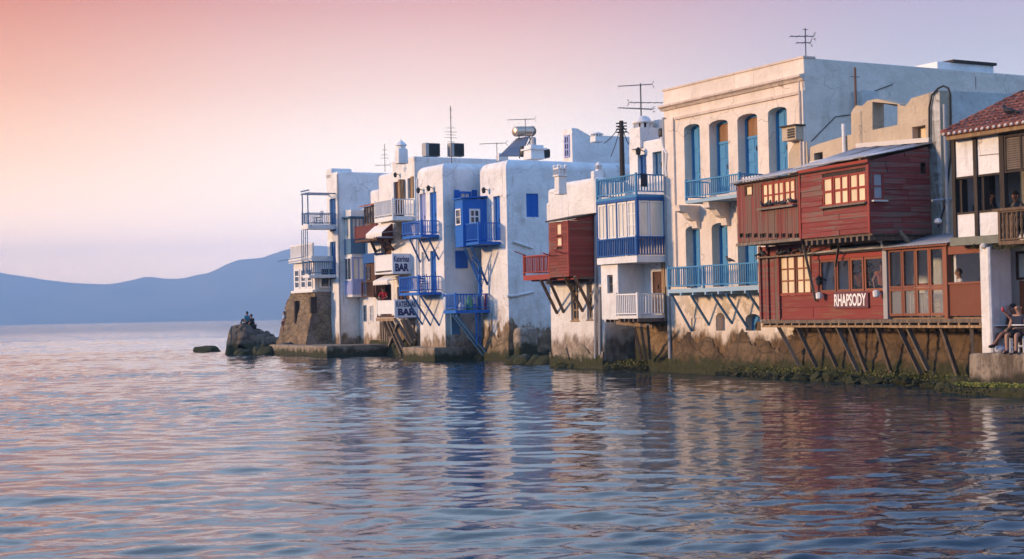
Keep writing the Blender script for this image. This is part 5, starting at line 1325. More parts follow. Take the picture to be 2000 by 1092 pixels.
# eaves, roof, tiles
sl_ = (8.41-7.1)/3.2
oE = .38; zE_ = kz(1850,266,oE); uR0 = ku(1842,oE,268)
def rz(o): return zE_+.06+(oE-o)*sl_
mk('ceiling', B(HK,0,uK1,zt_+.002,zt_+.04,-5,-.1), M_dark, hK)
mk('eave_plate', B(HK,uR0+.05,uK1,zt_+.003,zE_+.05,-.1,oE-.06), M_tan, hK)
rf = mk('roof', MB().hexa([HK.P(uR0,rz(oE)-.05,oE),HK.P(uK1,rz(oE)-.05,oE),HK.P(uK1,rz(-4)-.05,-4),HK.P(uR0,rz(-4)-.05,-4),HK.P(uR0,rz(oE),oE),HK.P(uK1,rz(oE),oE),HK.P(uK1,rz(-4),-4),HK.P(uR0,rz(-4),-4)]), M_tile, hK)
def tile_mesh(w, L, up, h=.075, n=6):
    vs = []; fs = []
    for i,(o,ww) in enumerate(((0,1.0),(-L,.86))):
        for r in (0,.016):
            for k in range(n+1):
                a = math.pi*k/n; vs.append(HK.t*(-math.cos(a)*(w/2*ww-r)) + Vector((0,0,math.sin(a)*(h*ww-r)+(oE*0 - o)*sl_ + (.012 if i == 0 else 0))) + HK.n*o)
    q = n+1
    for k in range(n):
        fs += [(k,k+1,2*q+k+1,2*q+k),(q+k,3*q+k,3*q+k+1,q+k+1),(k,q+k,q+k+1,k+1),(2*q+k,2*q+k+1,3*q+k+1,3*q+k)]
    return vs, fs
ncol, nrow = 22, 11; tw, tl = .205, .36; count = 0; f1 = None; R_t = random.Random(3)
for i in range(ncol):
    for j in range(nrow):
        u = uR0+.06+tw*i; o = oE+.05-.32*j
        base = HK.P(u, rz(o)+.0, o); jit = Vector((R_t.uniform(-.008,.008),R_t.uniform(-.008,.008),R_t.uniform(0,.012)))
        if f1 is None:
            vs, fs = tile_mesh(tw*.8, tl, 0); f1 = mk('roof_tile', MB().add([base+v for v in vs], fs), M_tile, rf, smooth=True); fb = base
        else: dup(f1, base-fb+jit)
f2 = None
for i in range(ncol):
    u = uR0+.06+tw*i; p = HK.P(u, rz(oE+.05)+.028, oE+.02)
    if f2 is None: f2 = mk('mortar_plug', MB().lathe(p-Vector((0,0,.04)),[(.05,0),(.068,.03),(.03,.075)],7), M_mortar, rf); fp = p
    else: dup(f2, p-fp)
ridge = None
for k in range(9):
    o = oE-.35*k; p0 = HK.P(uR0-.02, rz(o)+.05, o); p1 = HK.P(uR0-.02, rz(o-.4)+.05, o-.4); mk('verge_tile', MB().tube([p0,p1],[.085,.07],8), M_tile, rf, smooth=True)
# room behind the openings
mk('room_wall', B(HK,-.02,uK1,zb1,zt_,-2.1,-2.0), plain('blue_grey_room',(.55,.58,.66),.9), hK)
mk('room_end', B(HK,-.04,.04,zb1,zt_,-2.0,-.12), M_room, hK)
wl1 = HK.uz(1936,378,-1.97); mk('back_window', B(HK,wl1[0]-.25,wl1[0]+.25,wl1[1]-.5,wl1[1]+.6,-1.99,-1.95), G_cream, hK)
wl2 = HK.uz(1985,372,-1.97); mk('back_window', B(HK,wl2[0]-.3,wl2[0]+.35,wl2[1]-.5,wl2[1]+.55,-1.99,-1.95), G_cream, hK)
for px in (1876,1926): u = HK.uz(px,380,-1.2)[0]; mk('dark_column', B(HK,u-.12,u+.16,zb1,zt_,-1.4,-1.2), M_dark, hK)
# pier and ground floor
KS0, KS1 = ku(1915,.0,600), ku(1937,.0,600)
zq = 1.08
HKs = HK.side(KS1); wS = HKs.uz(1978,600)[0]
body('pier', quad(HK, KS0, KS1, -wS, 0.0), zq-.1, zb0-.01, P_clean, hK, .05, 2)
mk('pier_pipe', MB().tube([HK.P(KS1+.02,zq,.05), HK.P(KS1+.0,zb0-.1,.05)], .075, 8), P_clean, hK)
mk('pier_cap_lamp', MB().lathe(HK.at(1921,486,.12),[(.03,0),(.1,.03),(.1,.1),(.04,.15)],8), M_mortar, hK)
uq = KS1
mk('ground_wall', B(HK,uq,uK1,zq,zb0-.02,-wS-1.2,-wS-1.0), P_clean, hK)
pu = HKs.uz(1979,600)[0]
mk('orange_panel', B(HK,uq+.05,uK1,zq,kz(1990,548,-wS),-wS-.3,-wS-.22), plain('rust_panel_paint',(.30,.085,.03),.6), hK)
u = HK.uz(1972,515,-wS)[0]; window(hK, HK, (u,u+1.6,kz(1990,548,-wS)+.02,kz(1990,490,-wS)), -wS-.28, 3, 1, M_brown, G_cream, .07)
# hanging greenery below the beam
def leafmass(name, pts, n, size, mat, seed, parent=None, squash=1.0):
    R = random.Random(seed); vs = []; fs = []
    for k in range(n):
        c = pts(R); d = Vector((R.gauss(0,1),R.gauss(0,1),R.gauss(0,1)*squash)).normalized(); e = d.orthogonal().normalized(); e = Matrix.Rotation(R.uniform(0,6.3),3,d)@e; f = d.cross(e); s = size*R.uniform(.5,1.4); b = len(vs)
        vs += [c-e*s*.5, c+f*s*.32+d*s*.1, c+e*s*.6, c-f*s*.32+d*s*.1]; fs.append((b,b+1,b+2,b+3))
    o = mk(name, MB().add(vs,fs), mat, parent, recalc=False); o['kind'] = 'stuff'; return o
def leafmat(name, a, b):
    n = N(name); return n.done(n.mix(n.rng(n.noise(3,4),.35,.65), a, b), .7, spec=.3)
L_green = leafmat('climber_leaves', (.05,.07,.02), (.11,.11,.03)); L_moss = leafmat('sea_moss', (.055,.065,.018), (.16,.15,.035)); L_bright = leafmat('wet_algae', (.13,.15,.03), (.27,.25,.05)); L_weed = leafmat('dark_weed', (.02,.022,.014), (.06,.06,.025))
leafmass('hanging_leaves', lambda R: HK.P(ku(1900)+R.uniform(0,2.2), zb0-abs(R.gauss(0,.09)), R.uniform(-.35,.1)), 420, .07, L_green, 4, hK)

# ================================================================== near quay
HQ = Pl((at_depth(1890,690,42).x,42), T)
qn = empty('harbour_quay', HQ.P(1.5,0,-1), 'rough concrete quay with bright algae ledge at the lower right', 'quay')
_n = N('rough_quay_concrete'); _v = _n.noise(2.4,6,(1,1,.28),.65); _c = _n.mix(_n.rng(_v,.38,.62), (0.10,0.075,0.055), (0.30,0.24,0.18)); _c = _n.mix(_n.rng(_n.noise(7,6),.5,.7,0,.7), _c, (0.08,0.06,0.045)); _c = _n.mix(_n.rng(_n.math('ADD',_n.z(),_n.math('MULTIPLY',_n.noise(2,5),-.8)),.25,-.1), _c, (0.03,0.028,0.018)); _n.bump(_n.math('ADD',_n.noise(4,6),_n.math('MULTIPLY',_v,1.5)),.9,.07); cq = _n.done(_c,.92,spec=.2)
qb = body('quay_block', quad(HQ, 0, 6.5, -7, 0), -.4, zq-.005, cq, qn, .07, 2); rough_mesh(qb, .06, .8, 7, 6)
qc = body('algae_ledge', quad(HQ, -.35, 6.5, -1, .75), -.5, .20, stone('ledge_stone',(0.10,0.08,0.05),(0.2,0.16,0.1),1.0,wet=.16), qn, .08, 2); rough_mesh(qc, .08, 1.1, 9, 6)
leafmass('bright_algae', lambda R: HQ.P(R.uniform(.0,4.5), .23+R.uniform(0,.08)*R.random(), R.uniform(.0,.6)), 5200, .07, L_bright, 6, qn)
leafmass('weed_fringe', lambda R: HQ.P(R.uniform(-.3,5), R.uniform(.02,.2), R.uniform(.6,.8)), 900, .07, L_weed, 8, qn)

# ================================================================== rock ledge along the walls
ledge_px = [(1180,722),(1305,724),(1400,731),(1500,739),(1600,743),(1700,750),(1800,754),(1880,764)]
lp = [ground_pt(*p) for p in ledge_px]
lg = empty('rock_ledge', lp[3], 'mossy ledge of rubble stones along the foot of the walls', 'rock ledge')
lv = []; lf = []
for i,p in enumerate(lp):
    q = p+Vector((.876,.482,0))*1.9+Vector((0,0,.34)); m_ = p+Vector((.876,.482,0))*.25+Vector((0,0,.22))
    lv += [p+Vector((-.05,0,-.4)), m_, q, q+Vector((0,0,-.8))]
for i in range(len(lp)-1):
    for k in range(3): lf.append((i*4+k,i*4+k+1,i*4+k+5,i*4+k+4))
lm = mk('ledge_bank', MB().add(lv,lf), stone('bank_stone',(0.06,0.045,0.03),(0.14,0.10,0.06),1.5,wet=.2), lg, smooth=True)
R = random.Random(17); protos = []
for k in range(6):
    o = boulder('stone', lp[0]+Vector((.3,.3,-.02)), (.3,.26,.24), darkrock if k % 3 else rockm, lg, 70+k, 3, .55); protos.append(o)
def along(t):
    t *= len(lp)-1; i = min(int(t), len(lp)-2); return lp[i].lerp(lp[i+1], t-i)
for k in range(230):
    t = R.random(); p = along(t); o = R.choice(protos); c = dup(o, p+Vector((.876,.482,0))*R.uniform(.0,.75)+Vector((0,0,R.uniform(-.12,.10)))-wloc(o))
    s = R.choice((.4,.55,.7,.9,1.25))*R.uniform(.85,1.15)*(0.7+.5*t); c.scale = (s,s*R.uniform(.8,1.2),s*R.uniform(.5,.9)); c.rotation_euler = (R.uniform(-.3,.3),R.uniform(-.3,.3),R.uniform(0,6.3))
leafmass('moss', lambda R: along(R.random())+Vector((.876,.482,0))*R.uniform(.15,1.3)+Vector((0,0,.2+.22*R.random()*R.random()))+Vector((R.gauss(0,.1),R.gauss(0,.1),0)), 9000, .075, L_moss, 3, lg)
def clump(R):
    i = R.randrange(46); rr = random.Random(i*7+1); p = along(rr.random())+Vector((.876,.482,0))*rr.uniform(.2,.8)+Vector((0,0,.3)); return p+Vector((R.gauss(0,.16),R.gauss(0,.16),abs(R.gauss(0,.05))))
leafmass('sea_plants', clump, 1500, .06, L_moss, 5, lg)
leafmass('dark_weed', lambda R: along(R.random())+Vector((.876,.482,0))*R.uniform(-.02,.2)+Vector((0,0,R.uniform(-.02,.14))), 4200, .07, L_weed, 9, lg)
for i,(px,r) in enumerate(((1090,.34),(1108,.3),(1126,.36),(1142,.3),(1160,.34),(1175,.3))):
    c = ground_pt(px,719); boulder('stone', (c.x+.2,c.y+.25,-.02),(r,r*.8,.2), rockm if i%2 else darkrock, lg, 90+i, 2, .3)
leafmass('moss', lambda R: ground_pt(R.uniform(1078,1176),718)+Vector((.876,.482,0))*R.uniform(.0,.4)+Vector((0,0,R.uniform(.05,.25))), 900, .07, L_moss, 13, lg)
# ground the houses stand on
gm = stone('street_ground',(0.2,0.17,0.13),(0.3,0.26,0.2),.5,algae=False)
gp = [HE.P(.5,0,-3), HF.P(0,0,-2), HH.P(-6,0,-3.), JP.P(4,0,-2.7), HK.P(-.5,0,-3), HK.P(8,0,-3), Vector((70,30,0)), Vector((70,160,0)), Vector((0,150,0)), HB.P(-3,0,-2.5), HC.P(-2,0,-3), HD.P(-2,0,-3)]
mbg = MB().prism([Vector((p.x,p.y,-.7)) for p in gp[::-1]], [Vector((p.x,p.y,.45)) for p in gp[::-1]])
g_ = mk('ground', mbg, gm); g_['kind'] = 'structure'
# ================================================================== things on the roofs
def roofpt(px, py, Y): return at_depth(px, py, Y)
def aerial(px, y0, y1, Y, label, yagis=(), mat=None, r=.022, group='television aerials on the roofs', extra=None, name='television_aerial'):
    """mast from y0 (foot) to y1 (tip); yagis: (fraction up, heading, boom length, elements, element length)"""
    f = at_depth(px, y0, Y); t = at_depth(px, y1, Y); t = Vector((f.x, f.y, t.z)); h = t.z-f.z
    e = empty(name, f, label, 'aerial', group)
    mk('mast', MB().tube([f, t], r, 6), mat or M_alu, e)
    for fr, hd, L, n_, el_ in yagis:
        c = f+Vector((0,0,h*fr)); d = Vector((math.cos(hd),math.sin(hd),.0)); w = Vector((-d.y,d.x,0))
        bo = mk('boom', MB().bar(c-d*L*.35, c+d*L*.65, .03), M_alu, e)
        for k in range(n_):
            p = c-d*L*.33+d*L*.96*k/max(1,n_-1); q = el_*(1-.35*k/max(1,n_-1)); mk('element', MB().tube([p-w*q/2,p+w*q/2], .012, 5), M_alu, bo)
        p = c-d*L*.35; 
        for s in (-1,1): mk('reflector', MB().bar(p+Vector((0,0,s*.02)), p+Vector((0,0,s*.16))-d*.06, .012,.012).bar(p+Vector((0,0,s*.1))-w*.16-d*.04, p+Vector((0,0,s*.1))+w*.16-d*.04, .014,.014), M_alu, bo)
    for fr, q in (extra or ()):
        c = f+Vector((0,0,h*fr)); mk('element', MB().tube([c-Vector((q/2,q*.2,0)),c+Vector((q/2,q*.2,0))], .012, 5), M_alu, e)
    return e
aerial(752, 336, 282, 94, 'thin mast with stubby side arms on the roof left of the far chimney', ((.25,math.pi,.9,4,.5),), extra=((.5,.5),(.62,.4),(.8,.3)))
aerial(882, 320, 207, 87, 'tallest slim whip aerial rising beside the dark roof boxes', (), r=.03, extra=((.93,.22),(.8,.18),(.62,.5),(.55,.7),(.5,.5),(.45,.7),(.38,.4)))
aerial(971, 320, 278, 84, 'low aerial with a single boom pointing out to sea above the curved house', ((.95,math.radians(172),1.5,7,.35),))
aerial(1027, 300, 231, 83, 'aerial standing in front of the solar water tank', ((.97,math.radians(172),1.5,7,.35),))
aerial(1253, 262, 163, 66, 'large three boom aerial above the sky blue balconies', ((.97,math.radians(165),1.5,10,.42),(.62,math.radians(10),1.5,6,.6),(.5,math.radians(205),1.7,12,.5)), r=.035)
aerial(1574, 112, 55, 54, 'aerial on the corner of the large arcaded house', ((.72,math.radians(185),.85,4,.5),(.5,math.radians(180),.5,3,.5)), extra=((.95,.2),))
aerial(1673, 262, 132, 50.5, 'rusty pole with clamps in front of the shaded flank wall', (), mat=M_rust, r=.04, extra=((.86,.35),))
aerial(1906, 174, 150, 49, 'short bent rod on the grey roof edge at the upper right', (), r=.015)
def chimney(loc, w, h, label, kind='crown', mat=None):
    c = empty('chimney', loc, label, 'chimney', 'whitewashed chimneys'); m = mat or P_clean; l = Vector(loc)
    yaw = math.atan2(-.876,.482); R = Matrix.Rotation(yaw,3,'Z'); X = R@Vector((1,0,0)); Y_ = R@Vector((0,1,0))
    def bx(nm, w0, w1, z0, z1, par=c):
        return mk(nm, MB().hexa([l+X*a*w0+Y_*b*w0+Vector((0,0,z0)) for a,b in ((-1,-1),(1,-1),(1,1),(-1,1))]+[l+X*a*w1+Y_*b*w1+Vector((0,0,z1)) for a,b in ((-1,-1),(1,-1),(1,1),(-1,1))]), m, par, bevel=.02)
    bx('shaft', w, w*.92, 0, h*.6)
    if kind == 'crown':
        bx('collar', w*1.2, w*1.2, h*.6, h*.66)
        for a,b in ((-1,-1),(1,-1),(1,1),(-1,1),(0,-1),(1,0),(0,1),(-1,0)):
            p = l+X*a*w*.9+Y_*b*w*.9; mk('pillar', MB().bar(p+Vector((0,0,h*.66)), p+Vector((0,0,h*.84)), w*.4), m, c)
        cap = bx('cap', w*1.2, w*1.1, h*.84, h*.9)
        for a,b in ((-1,-1),(1,-1),(1,1),(-1,1)): p = l+X*a*w*.85+Y_*b*w*.85; mk('knob', MB().lathe(p+Vector((0,0,h*.9)),[(.05,0),(.08,.05),(.05,.12),(.01,.15)],6), m, cap)
    elif kind == 'spire':
        mk('flue', MB().lathe(l+Vector((0,0,h*.6)),[(w*.85,0),(w*.85,h*.12),(w*1.15,h*.14),(w*1.0,h*.2),(w*.1,h*.36),(.015,h*.4)],8), m, c)
    elif kind == 'dome':
        for k in range(10):
            a = k*math.pi/5; p = l+Vector((math.cos(a),math.sin(a),0))*w*.95; mk('pillar', MB().bar(p+Vector((0,0,h*.6)),p+Vector((0,0,h*.78)), w*.3), m, c)
        mk('dome', MB().lathe(l+Vector((0,0,h*.78)),[(w*1.25,0),(w*1.25,h*.04),(w*1.0,h*.06),(w*.75,h*.15),(w*.4,h*.2),(.03,h*.22)],14), m, c, smooth=True)
        mk('dark_flue', MB().lathe(l+Vector((0,0,h*.58)),[(w*.6,0),(w*.6,h*.2)],10), M_dark, c)
    return c
def foot(px, py, Y): return at_depth(px, py, Y)
p = foot(784,320,92); chimney(p, .32, at_depth(784,272,92).z-p.z, 'pale chimney with a pointed spire cap at the far end of the roofs', 'spire')
p = foot(1043,312,81.5); ch = chimney(p, .42, at_depth(1043,266,81.5).z-p.z, 'stout white chimney in front of the solar water tank', 'collar')
mk('collar', B(Pl((p.x,p.y),T),-.55,.55,p.z+.5,p.z+.58,-.5,.5), P_clean, ch); mk('flue_pipe', MB().lathe(p+Vector((0,0,.7)),[(.13,0),(.13,.45),(.08,.5)],8), M_galv, ch)
p = foot(1095,380,64.6); chimney(p, .20, at_depth(1095,322,64.6).z-p.z, 'slender white chimney with a crown of knobs above the red box bay', 'crown')
p = foot(1170,352,66); chimney(p, .13, at_depth(1170,316,66).z-p.z, 'tiny white rounded chimney behind the sky blue top balcony', 'dome')
p = foot(1166,278,87); chimney(p, .3, at_depth(1166,258,87).z-p.z, 'small domed chimney on the sloping stair house roof', 'dome')
# broad chimney stack of house G
p = foot(1241,290,61.5)
stk_ = empty('chimney_stack', p, 'broad white chimney stack with domed vent and tin flue beside the large house', 'chimney', 'whitewashed chimneys')
pg_ = Pl((p.x,p.y), T); zz = lambda y: at_depth(1241,y,61.5).z
mk('block', B(pg_,-.42,.35,p.z,zz(250),-2.2,.0), P_clean, stk_); mk('block', B(pg_,-.42,.30,p.z,zz(233),-2.2,-.95), P_clean, stk_)
for k in range(9):
    a = k*2*math.pi/9; q = pg_.P(-.03+.33*math.cos(a), zz(250), -.42+.33*math.sin(a)); mk('pillar', MB().bar(q, q+Vector((0,0,.2)), .12), P_clean, stk_)
q = pg_.P(-.03, zz(250), -.42); mk('dome', MB().lathe(q+Vector((0,0,.2)),[(.44,0),(.44,.06),(.32,.1),(.26,.22),(.12,.3),(.02,.32)],14), P_clean, stk_, smooth=True)
mk('dark_flue', MB().lathe(q,[(.2,0),(.2,.2)],8), M_dark, stk_)
q = pg_.P(.1, zz(233), -1.9); mk('flue_pipe', MB().lathe(q,[(.13,0),(.13,.35),(.22,.37),(.2,.42),(.03,.5)],10), M_galv, stk_)
q = foot(1294,268,60.5); wt = mk('water_butt', MB().lathe(q,[(.14,0),(.16,.05),(.16,.3),(.13,.34)],12), M_iron, None, smooth=True); tag(wt, 'small black tank squeezed between chimney stack and large house', 'tank')
# condensers / dark boxes on the far roof
def crate(px0, px1, y0, y1, Y, label, grille=True, mat=None):
    c = foot((px0+px1)/2, y1, Y); pl = Pl((c.x,c.y), S); w = (px1-px0)/F*Y/2*1.02; h = at_depth(px0,y0,Y).z-c.z
    o = mk('condenser_unit', B(pl,-w,w,c.z,c.z+h,-.5,.0), mat or plain('dark_steel',(.05,.065,.07),.5,.3), None); tag(o, label, 'air conditioner', 'dark boxes on the roof')
    mk('casing', B(pl,-w-.02,-w*.6,c.z,c.z+h+.015,-.52,.02), M_galv, o)
    for k in range(7): u = -w*.55+(w*1.5)*k/6.5; mk('louvre', B(pl,u,u+.05,c.z+.06,c.z+h-.06,.0,.035), M_iron, o)
    return o
crate(831,861,280,305,90,'dark louvred box left of the whip aerial on the far roof')
crate(881,908,280,305,90,'dark louvred box right of the whip aerial on the far roof')
crate(1057,1075,291,308,84,'small dark box right of the stout chimney')
# solar water heater
p = foot(1020,308,84.5); sh_ = empty('solar_water_heater', p, 'solar water heater with copper tinted tank above a slanted panel', 'water heater')
z_ = lambda y: at_depth(1020,y,84.5).z
a0, a1 = foot(1007,257,84.5), foot(1040,252,84.5); a1 = Vector((a1.x, a1.y+1.0, a1.z-.0))
mk('tank', MB().tube([a0+(a0-a1).normalized()*.04,a0,a1,a1+(a1-a0).normalized()*.04],[.24,.28,.28,.24],16), plain('brushed_steel_tank',(.62,.46,.34),.28,.85), sh_, smooth=True)
mk('tank_end', MB().tube([a1,a1+(a1-a0).normalized()*.06],[.29,.25],16), M_iron, sh_)
for t in (.2,.85): q = a0.lerp(a1,t); mk('stand', MB().bar(q-Vector((0,0,.25)), Vector((q.x,q.y+.1,p.z)), .06), M_iron, sh_)
c0, c1 = foot(975,306,84.0), foot(1018,306,84.0); d0, d1 = foot(1009,272,84.8), foot(1034,268,84.8)
nrm = (c1-c0).cross(d0-c0).normalized()*.08
mk('collector_panel', MB().hexa([c0,c1,d1,d0,c0+nrm,c1+nrm,d1+nrm,d0+nrm]), plain('collector_back',(.23,.23,.26),.5,.3), sh_)
mk('pipe', MB().tube([c1,d1+Vector((.3,0,.3))],.03,6), M_alu, sh_)
q = foot(1025,306,83); o = mk('water_drum', MB().lathe(q,[(.26,0),(.28,.1),(.28,.5),(.24,.56)],14), M_iron, None, smooth=True); tag(o, 'black drum half hidden by the stout white chimney', 'tank')
o = mk('roof_upstand', B(Pl((foot(982,306,86).x,86),S),-.25,.35,z_(308),z_(293),-.3,0), P_clean, None); tag(o, 'low pinkish upstand at the foot of the solar panel', 'parapet block')
# utility pole with its stays
p = foot(1215,310,72); tp = at_depth(1215,236,72); tp = Vector((p.x,p.y,tp.z))
up_ = empty('utility_pole', p-Vector((0,0,1.5)), 'dark wooden utility pole with a tangle of cables behind the blue balconies', 'utility pole')
mk('pole', MB().tube([p-Vector((0,0,1.5)),tp],[.13,.1],8), M_dark, up_)
for k in range(4): z = tp.z-.12-.14*k; mk('insulator', MB().tube([Vector((p.x-.25,p.y,z)),Vector((p.x+.25,p.y-.1,z))],.035,6), M_iron, up_)
for x,y in ((1180,280),(1193,306),(1228,282),(1232,262),(1224,252)):
    e_ = at_depth(x,y,72.3); s_ = tp-Vector((0,0,.1)); mid = s_.lerp(e_,.5)-Vector((0,0,.12)); mk('cable', MB().tube([s_,s_.lerp(e_,.25)-Vector((0,0,.08)),mid,s_.lerp(e_,.75)-Vector((0,0,.08)),e_],.02,5), M_iron, up_)
# ================================================================== pigeons and a crow
def bird(loc, yaw, s, mat, label, group=None, name='pigeon'):
    R = Matrix.Rotation(yaw,3,'Z'); L = lambda x,y,z: Vector(loc)+R@Vector((x*s,y*s,z*s))
    mb = MB().tube([L(-.17,0,.06),L(-.1,0,.09),L(0,0,.11),L(.08,0,.13),L(.12,0,.18),L(.135,0,.215),L(.155,0,.22),L(.185,0,.212)],[.012*s,.035*s,.06*s,.052*s,.03*s,.033*s,.02*s,.004*s],8)
    mb.tube([L(-.1,0,.085),L(-.22,0,.055)],[.03*s,.022*s],6)
    for q in (-1,1): mb.tube([L(.01,q*.02,.06),L(.015,q*.025,.0)],.006*s,4).tube([L(-.16,q*.03,.09),L(-.02,q*.052,.115),L(.06,q*.045,.125)],[.008*s,.03*s,.012*s],6)
    o = mk(name, mb, mat, None, smooth=True); return tag(o, label, 'bird', group)
PG = plain('pigeon_slate', (.05,.052,.06), .7, var=.3); CR = plain('crow_black', (.012,.012,.014), .6)
Rb = random.Random(5)
for i,px in enumerate((1491,1497,1504,1511,1524,1531,1547,1551)):
    u,z = JP.uz(px,403,UP+.08); bird(JP.P(u,wl_[2]-.0,UP+.08), Rb.uniform(0,6.3), Rb.uniform(.75,1.0), PG, 'dark pigeon on the sill of the upper left amber windows', 'pigeons on the upper amber window sill')
zl_ = jz(1550,498)+.01
mk('pigeon_ledge', B(JP,ju(1486),ju(1590),zl_-.05,zl_,LO+.0,LO+.2), M_grey, hJ)
for i,px in enumerate((1491,1497,1526,1532,1538,1543,1549,1566,1573,1581)):
    bird(JP.P(ju(px),zl_,LO+.12), Rb.uniform(0,6.3), Rb.uniform(.8,1.05), PG, 'dark pigeon on the ledge over the lower amber window', 'pigeons on the ledge over the restaurant')
u,z = HH.uz(1424,511,1.0); bird(HH.P(u,iH2['zr']+.01,.975), 2.2, 1.15, PG, 'lone dark pigeon on the rail of the long lower blue balcony')
o_ = oE-.5; u = HK.uz(1972,232,o_)[0]; bird(HK.P(u,rz(o_)+.07,o_), math.atan2(T[1],T[0])+3.1, 1.5, CR, 'black crow standing on the terracotta roof at the right', name='crow')
# ================================================================== people
SK = plain('skin', (.36,.19,.12), .6, var=.1); SKd = plain('tanned_skin', (.25,.12,.08), .6, var=.1)
CL = {k: plain(k+'_cloth', c, .9, var=.25, bump=.2) for k,c in dict(red=(.42,.02,.03), teal=(.05,.20,.28), black=(.012,.012,.016), navy=(.02,.025,.045), white=(.62,.58,.58), plum=(.11,.03,.05), grey=(.12,.12,.13), orange=(.33,.10,.05), charcoal=(.03,.028,.032)).items()}
HAIR = plain('dark_hair', (.018,.013,.01), .6, bump=.3); HAIRb = plain('brown_hair', (.07,.04,.025), .6, bump=.3)
def skin_mesh(name, chains, mat, parent, levels=1):
    """chains of (point, radius); points given by key share a vertex"""
    vs, rs, es, ix = [], [], [], {}
    for ch in chains:
        prev = None
        for p, r in ch:
            k = tuple(round(x,4) for x in p)
            if k not in ix: ix[k] = len(vs); vs.append(Vector(p)); rs.append(r)
            if prev is not None and prev != ix[k]: es.append((prev, ix[k]))
            prev = ix[k]
    c = vs[0].copy(); me = bpy.data.meshes.new(name); me.from_pydata([v-c for v in vs], es, []); me.materials.append(mat)
    o = link(bpy.data.objects.new(name, me), c, parent)
    md = o.modifiers.new('skin','SKIN'); md.use_smooth_shade = True
    lay = me.skin_vertices[0] if me.skin_vertices else None
    if lay is None:
        bpy.context.view_layer.objects.active = o; bpy.ops.mesh.customdata_skin_add(); lay = me.skin_vertices[0]
    for i, r in enumerate(rs):
        lay.data[i].radius = (r, r) if not isinstance(r, tuple) else r
        lay.data[i].use_root = (i == 0)
    s2 = o.modifiers.new('sub','SUBSURF'); s2.levels = levels; s2.render_levels = levels
    return o
def person(loc, yaw, label, shirt, legs, skin=None, hair=None, pose='stand', arms=None, lean=0.0, legpose=None, scale=1.0, bald=False, fingers=False, head_turn=0.0, group=None, sleeves=True, shorts=False, shoes=None, rooty=None):
    skin = skin or SK; R = Matrix.Rotation(yaw,3,'Z'); s = scale
    L = lambda x,y,z: Vector(loc)+R@Vector((x*s,y*s,z*s))
    e = empty('person', loc, label, 'person', group)
    ph = {'stand':.93,'sit':.50,'ground':.12}[pose]
    tl_ = lambda h: (0, lean*h, ph+h)         # torso leans forwards with height
    pel, bel, che, nkb, nk = (0,0,ph), tl_(.15), tl_(.36), tl_(.50), tl_(.56)
    ht = Matrix.Rotation(head_turn,3,'Z'); hb = Vector(tl_(.62)); 
    h1 = tuple(hb+ht@Vector((0,.03,.03))); h2 = tuple(hb+ht@Vector((0,.02,.13)))
    arms = arms or {}; legpose = legpose or {}
    body_ch = [[(L(*pel),.15*s),(L(*bel),.135*s),(L(*che),(.165*s)),(L(*nkb),.075*s),(L(*nk),.055*s),(L(*h1),.085*s),(L(*h2),.09*s)]]
    nose = tuple(hb+ht@Vector((0,.125,.06))); body_ch.append([(L(*h1),.085*s),(L(*nose),.016*s)])
    shirt_ch = [[(L(*pel),.16*s),(L(*bel),.152*s),(L(*che),.18*s),(L(*nkb),.085*s)]]; leg_ch = []; shoe_ch = []
    for sd_ in (-1,1):
        a = arms.get(sd_, ((.27,.02,.22),(.25,.18,.02)))       # elbow, wrist relative to shoulder height/pelvis
        sh = (sd_*.18, tl_(.46)[1], ph+.46); elb = (sd_*a[0][0], a[0][1]+sh[1], ph+a[0][2]); wri = (sd_*a[1][0], a[1][1]+sh[1], ph+a[1][2])
        d = (Vector(wri)-Vector(elb)).normalized(); hand = tuple(Vector(wri)+d*.08)
        body_ch.append([(L(*che),.165*s),(L(*sh),.07*s),(L(*elb),.045*s),(L(*wri),.032*s),(L(*hand),.04*s)])
        if fingers:
            side = d.cross(Vector((0,0,1))).normalized(); upv = side.cross(d)
            for k,(q,ln) in enumerate(((-.03,.07),(-.01,.085),(.01,.08),(.03,.06))):
                b0 = Vector(hand)+side*q; b1 = b0+d*ln*.55; b2 = b1+d*ln*.4-upv*.03
                body_ch.append([(L(*hand),.04*s),(L(*b0),.016*s),(L(*b1),.010*s),(L(*b2),.008*s)])
            b0 = Vector(wri)+d*.03+side*.045*sd_; body_ch.append([(L(*hand),.04*s),(L(*b0),.014*s),(L(*(b0+d*.05)),.010*s)])
        sl = Vector(sh).lerp(Vector(elb), .8 if sleeves else .45)
        shirt_ch.append([(L(*che),.18*s),(L(*sh),.085*s),(L(*sl),.066*s)])
        hip = (sd_*.09,0,ph-.03)
        dk = {'stand':((.1,.03,.50),(.1,-.01,.08)), 'sit':((.14,.44,.50),(.13,.46,.08)), 'ground':((.16,.36,.42),(.15,.62,.06))}[pose]
        kn, an = legpose.get(sd_, dk); kn = (sd_*kn[0],kn[1],kn[2]); an = (sd_*an[0],an[1],an[2])
        fd = Vector((0,1,0)) if an[2] < .3 else Vector((0,.9,.35)); toe = tuple(Vector(an)+fd*.17-Vector((0,0,.045)))
        body_ch.append([(L(*pel),.15*s),(L(*hip),.095*s),(L(*kn),.06*s),(L(*tuple(Vector(kn).lerp(Vector(an),.35))),.058*s),(L(*an),.04*s),(L(*toe),.035*s)])
        lg_end = Vector(kn).lerp(Vector(an),.9) if not shorts else Vector(hip).lerp(Vector(kn),.85)
        leg_ch.append([(L(*pel),.165*s),(L(*hip),.112*s)]+([(L(*kn),.078*s)] if not shorts else [])+[(L(*lg_end),.055*s if not shorts else .095*s)])
        shoe_ch.append([(L(*tuple(Vector(an)+Vector((0,-.04,-.03)))),.05*s),(L(*toe),.045*s)])
    body_ch[0][0] = (L(*pel),.15*s)
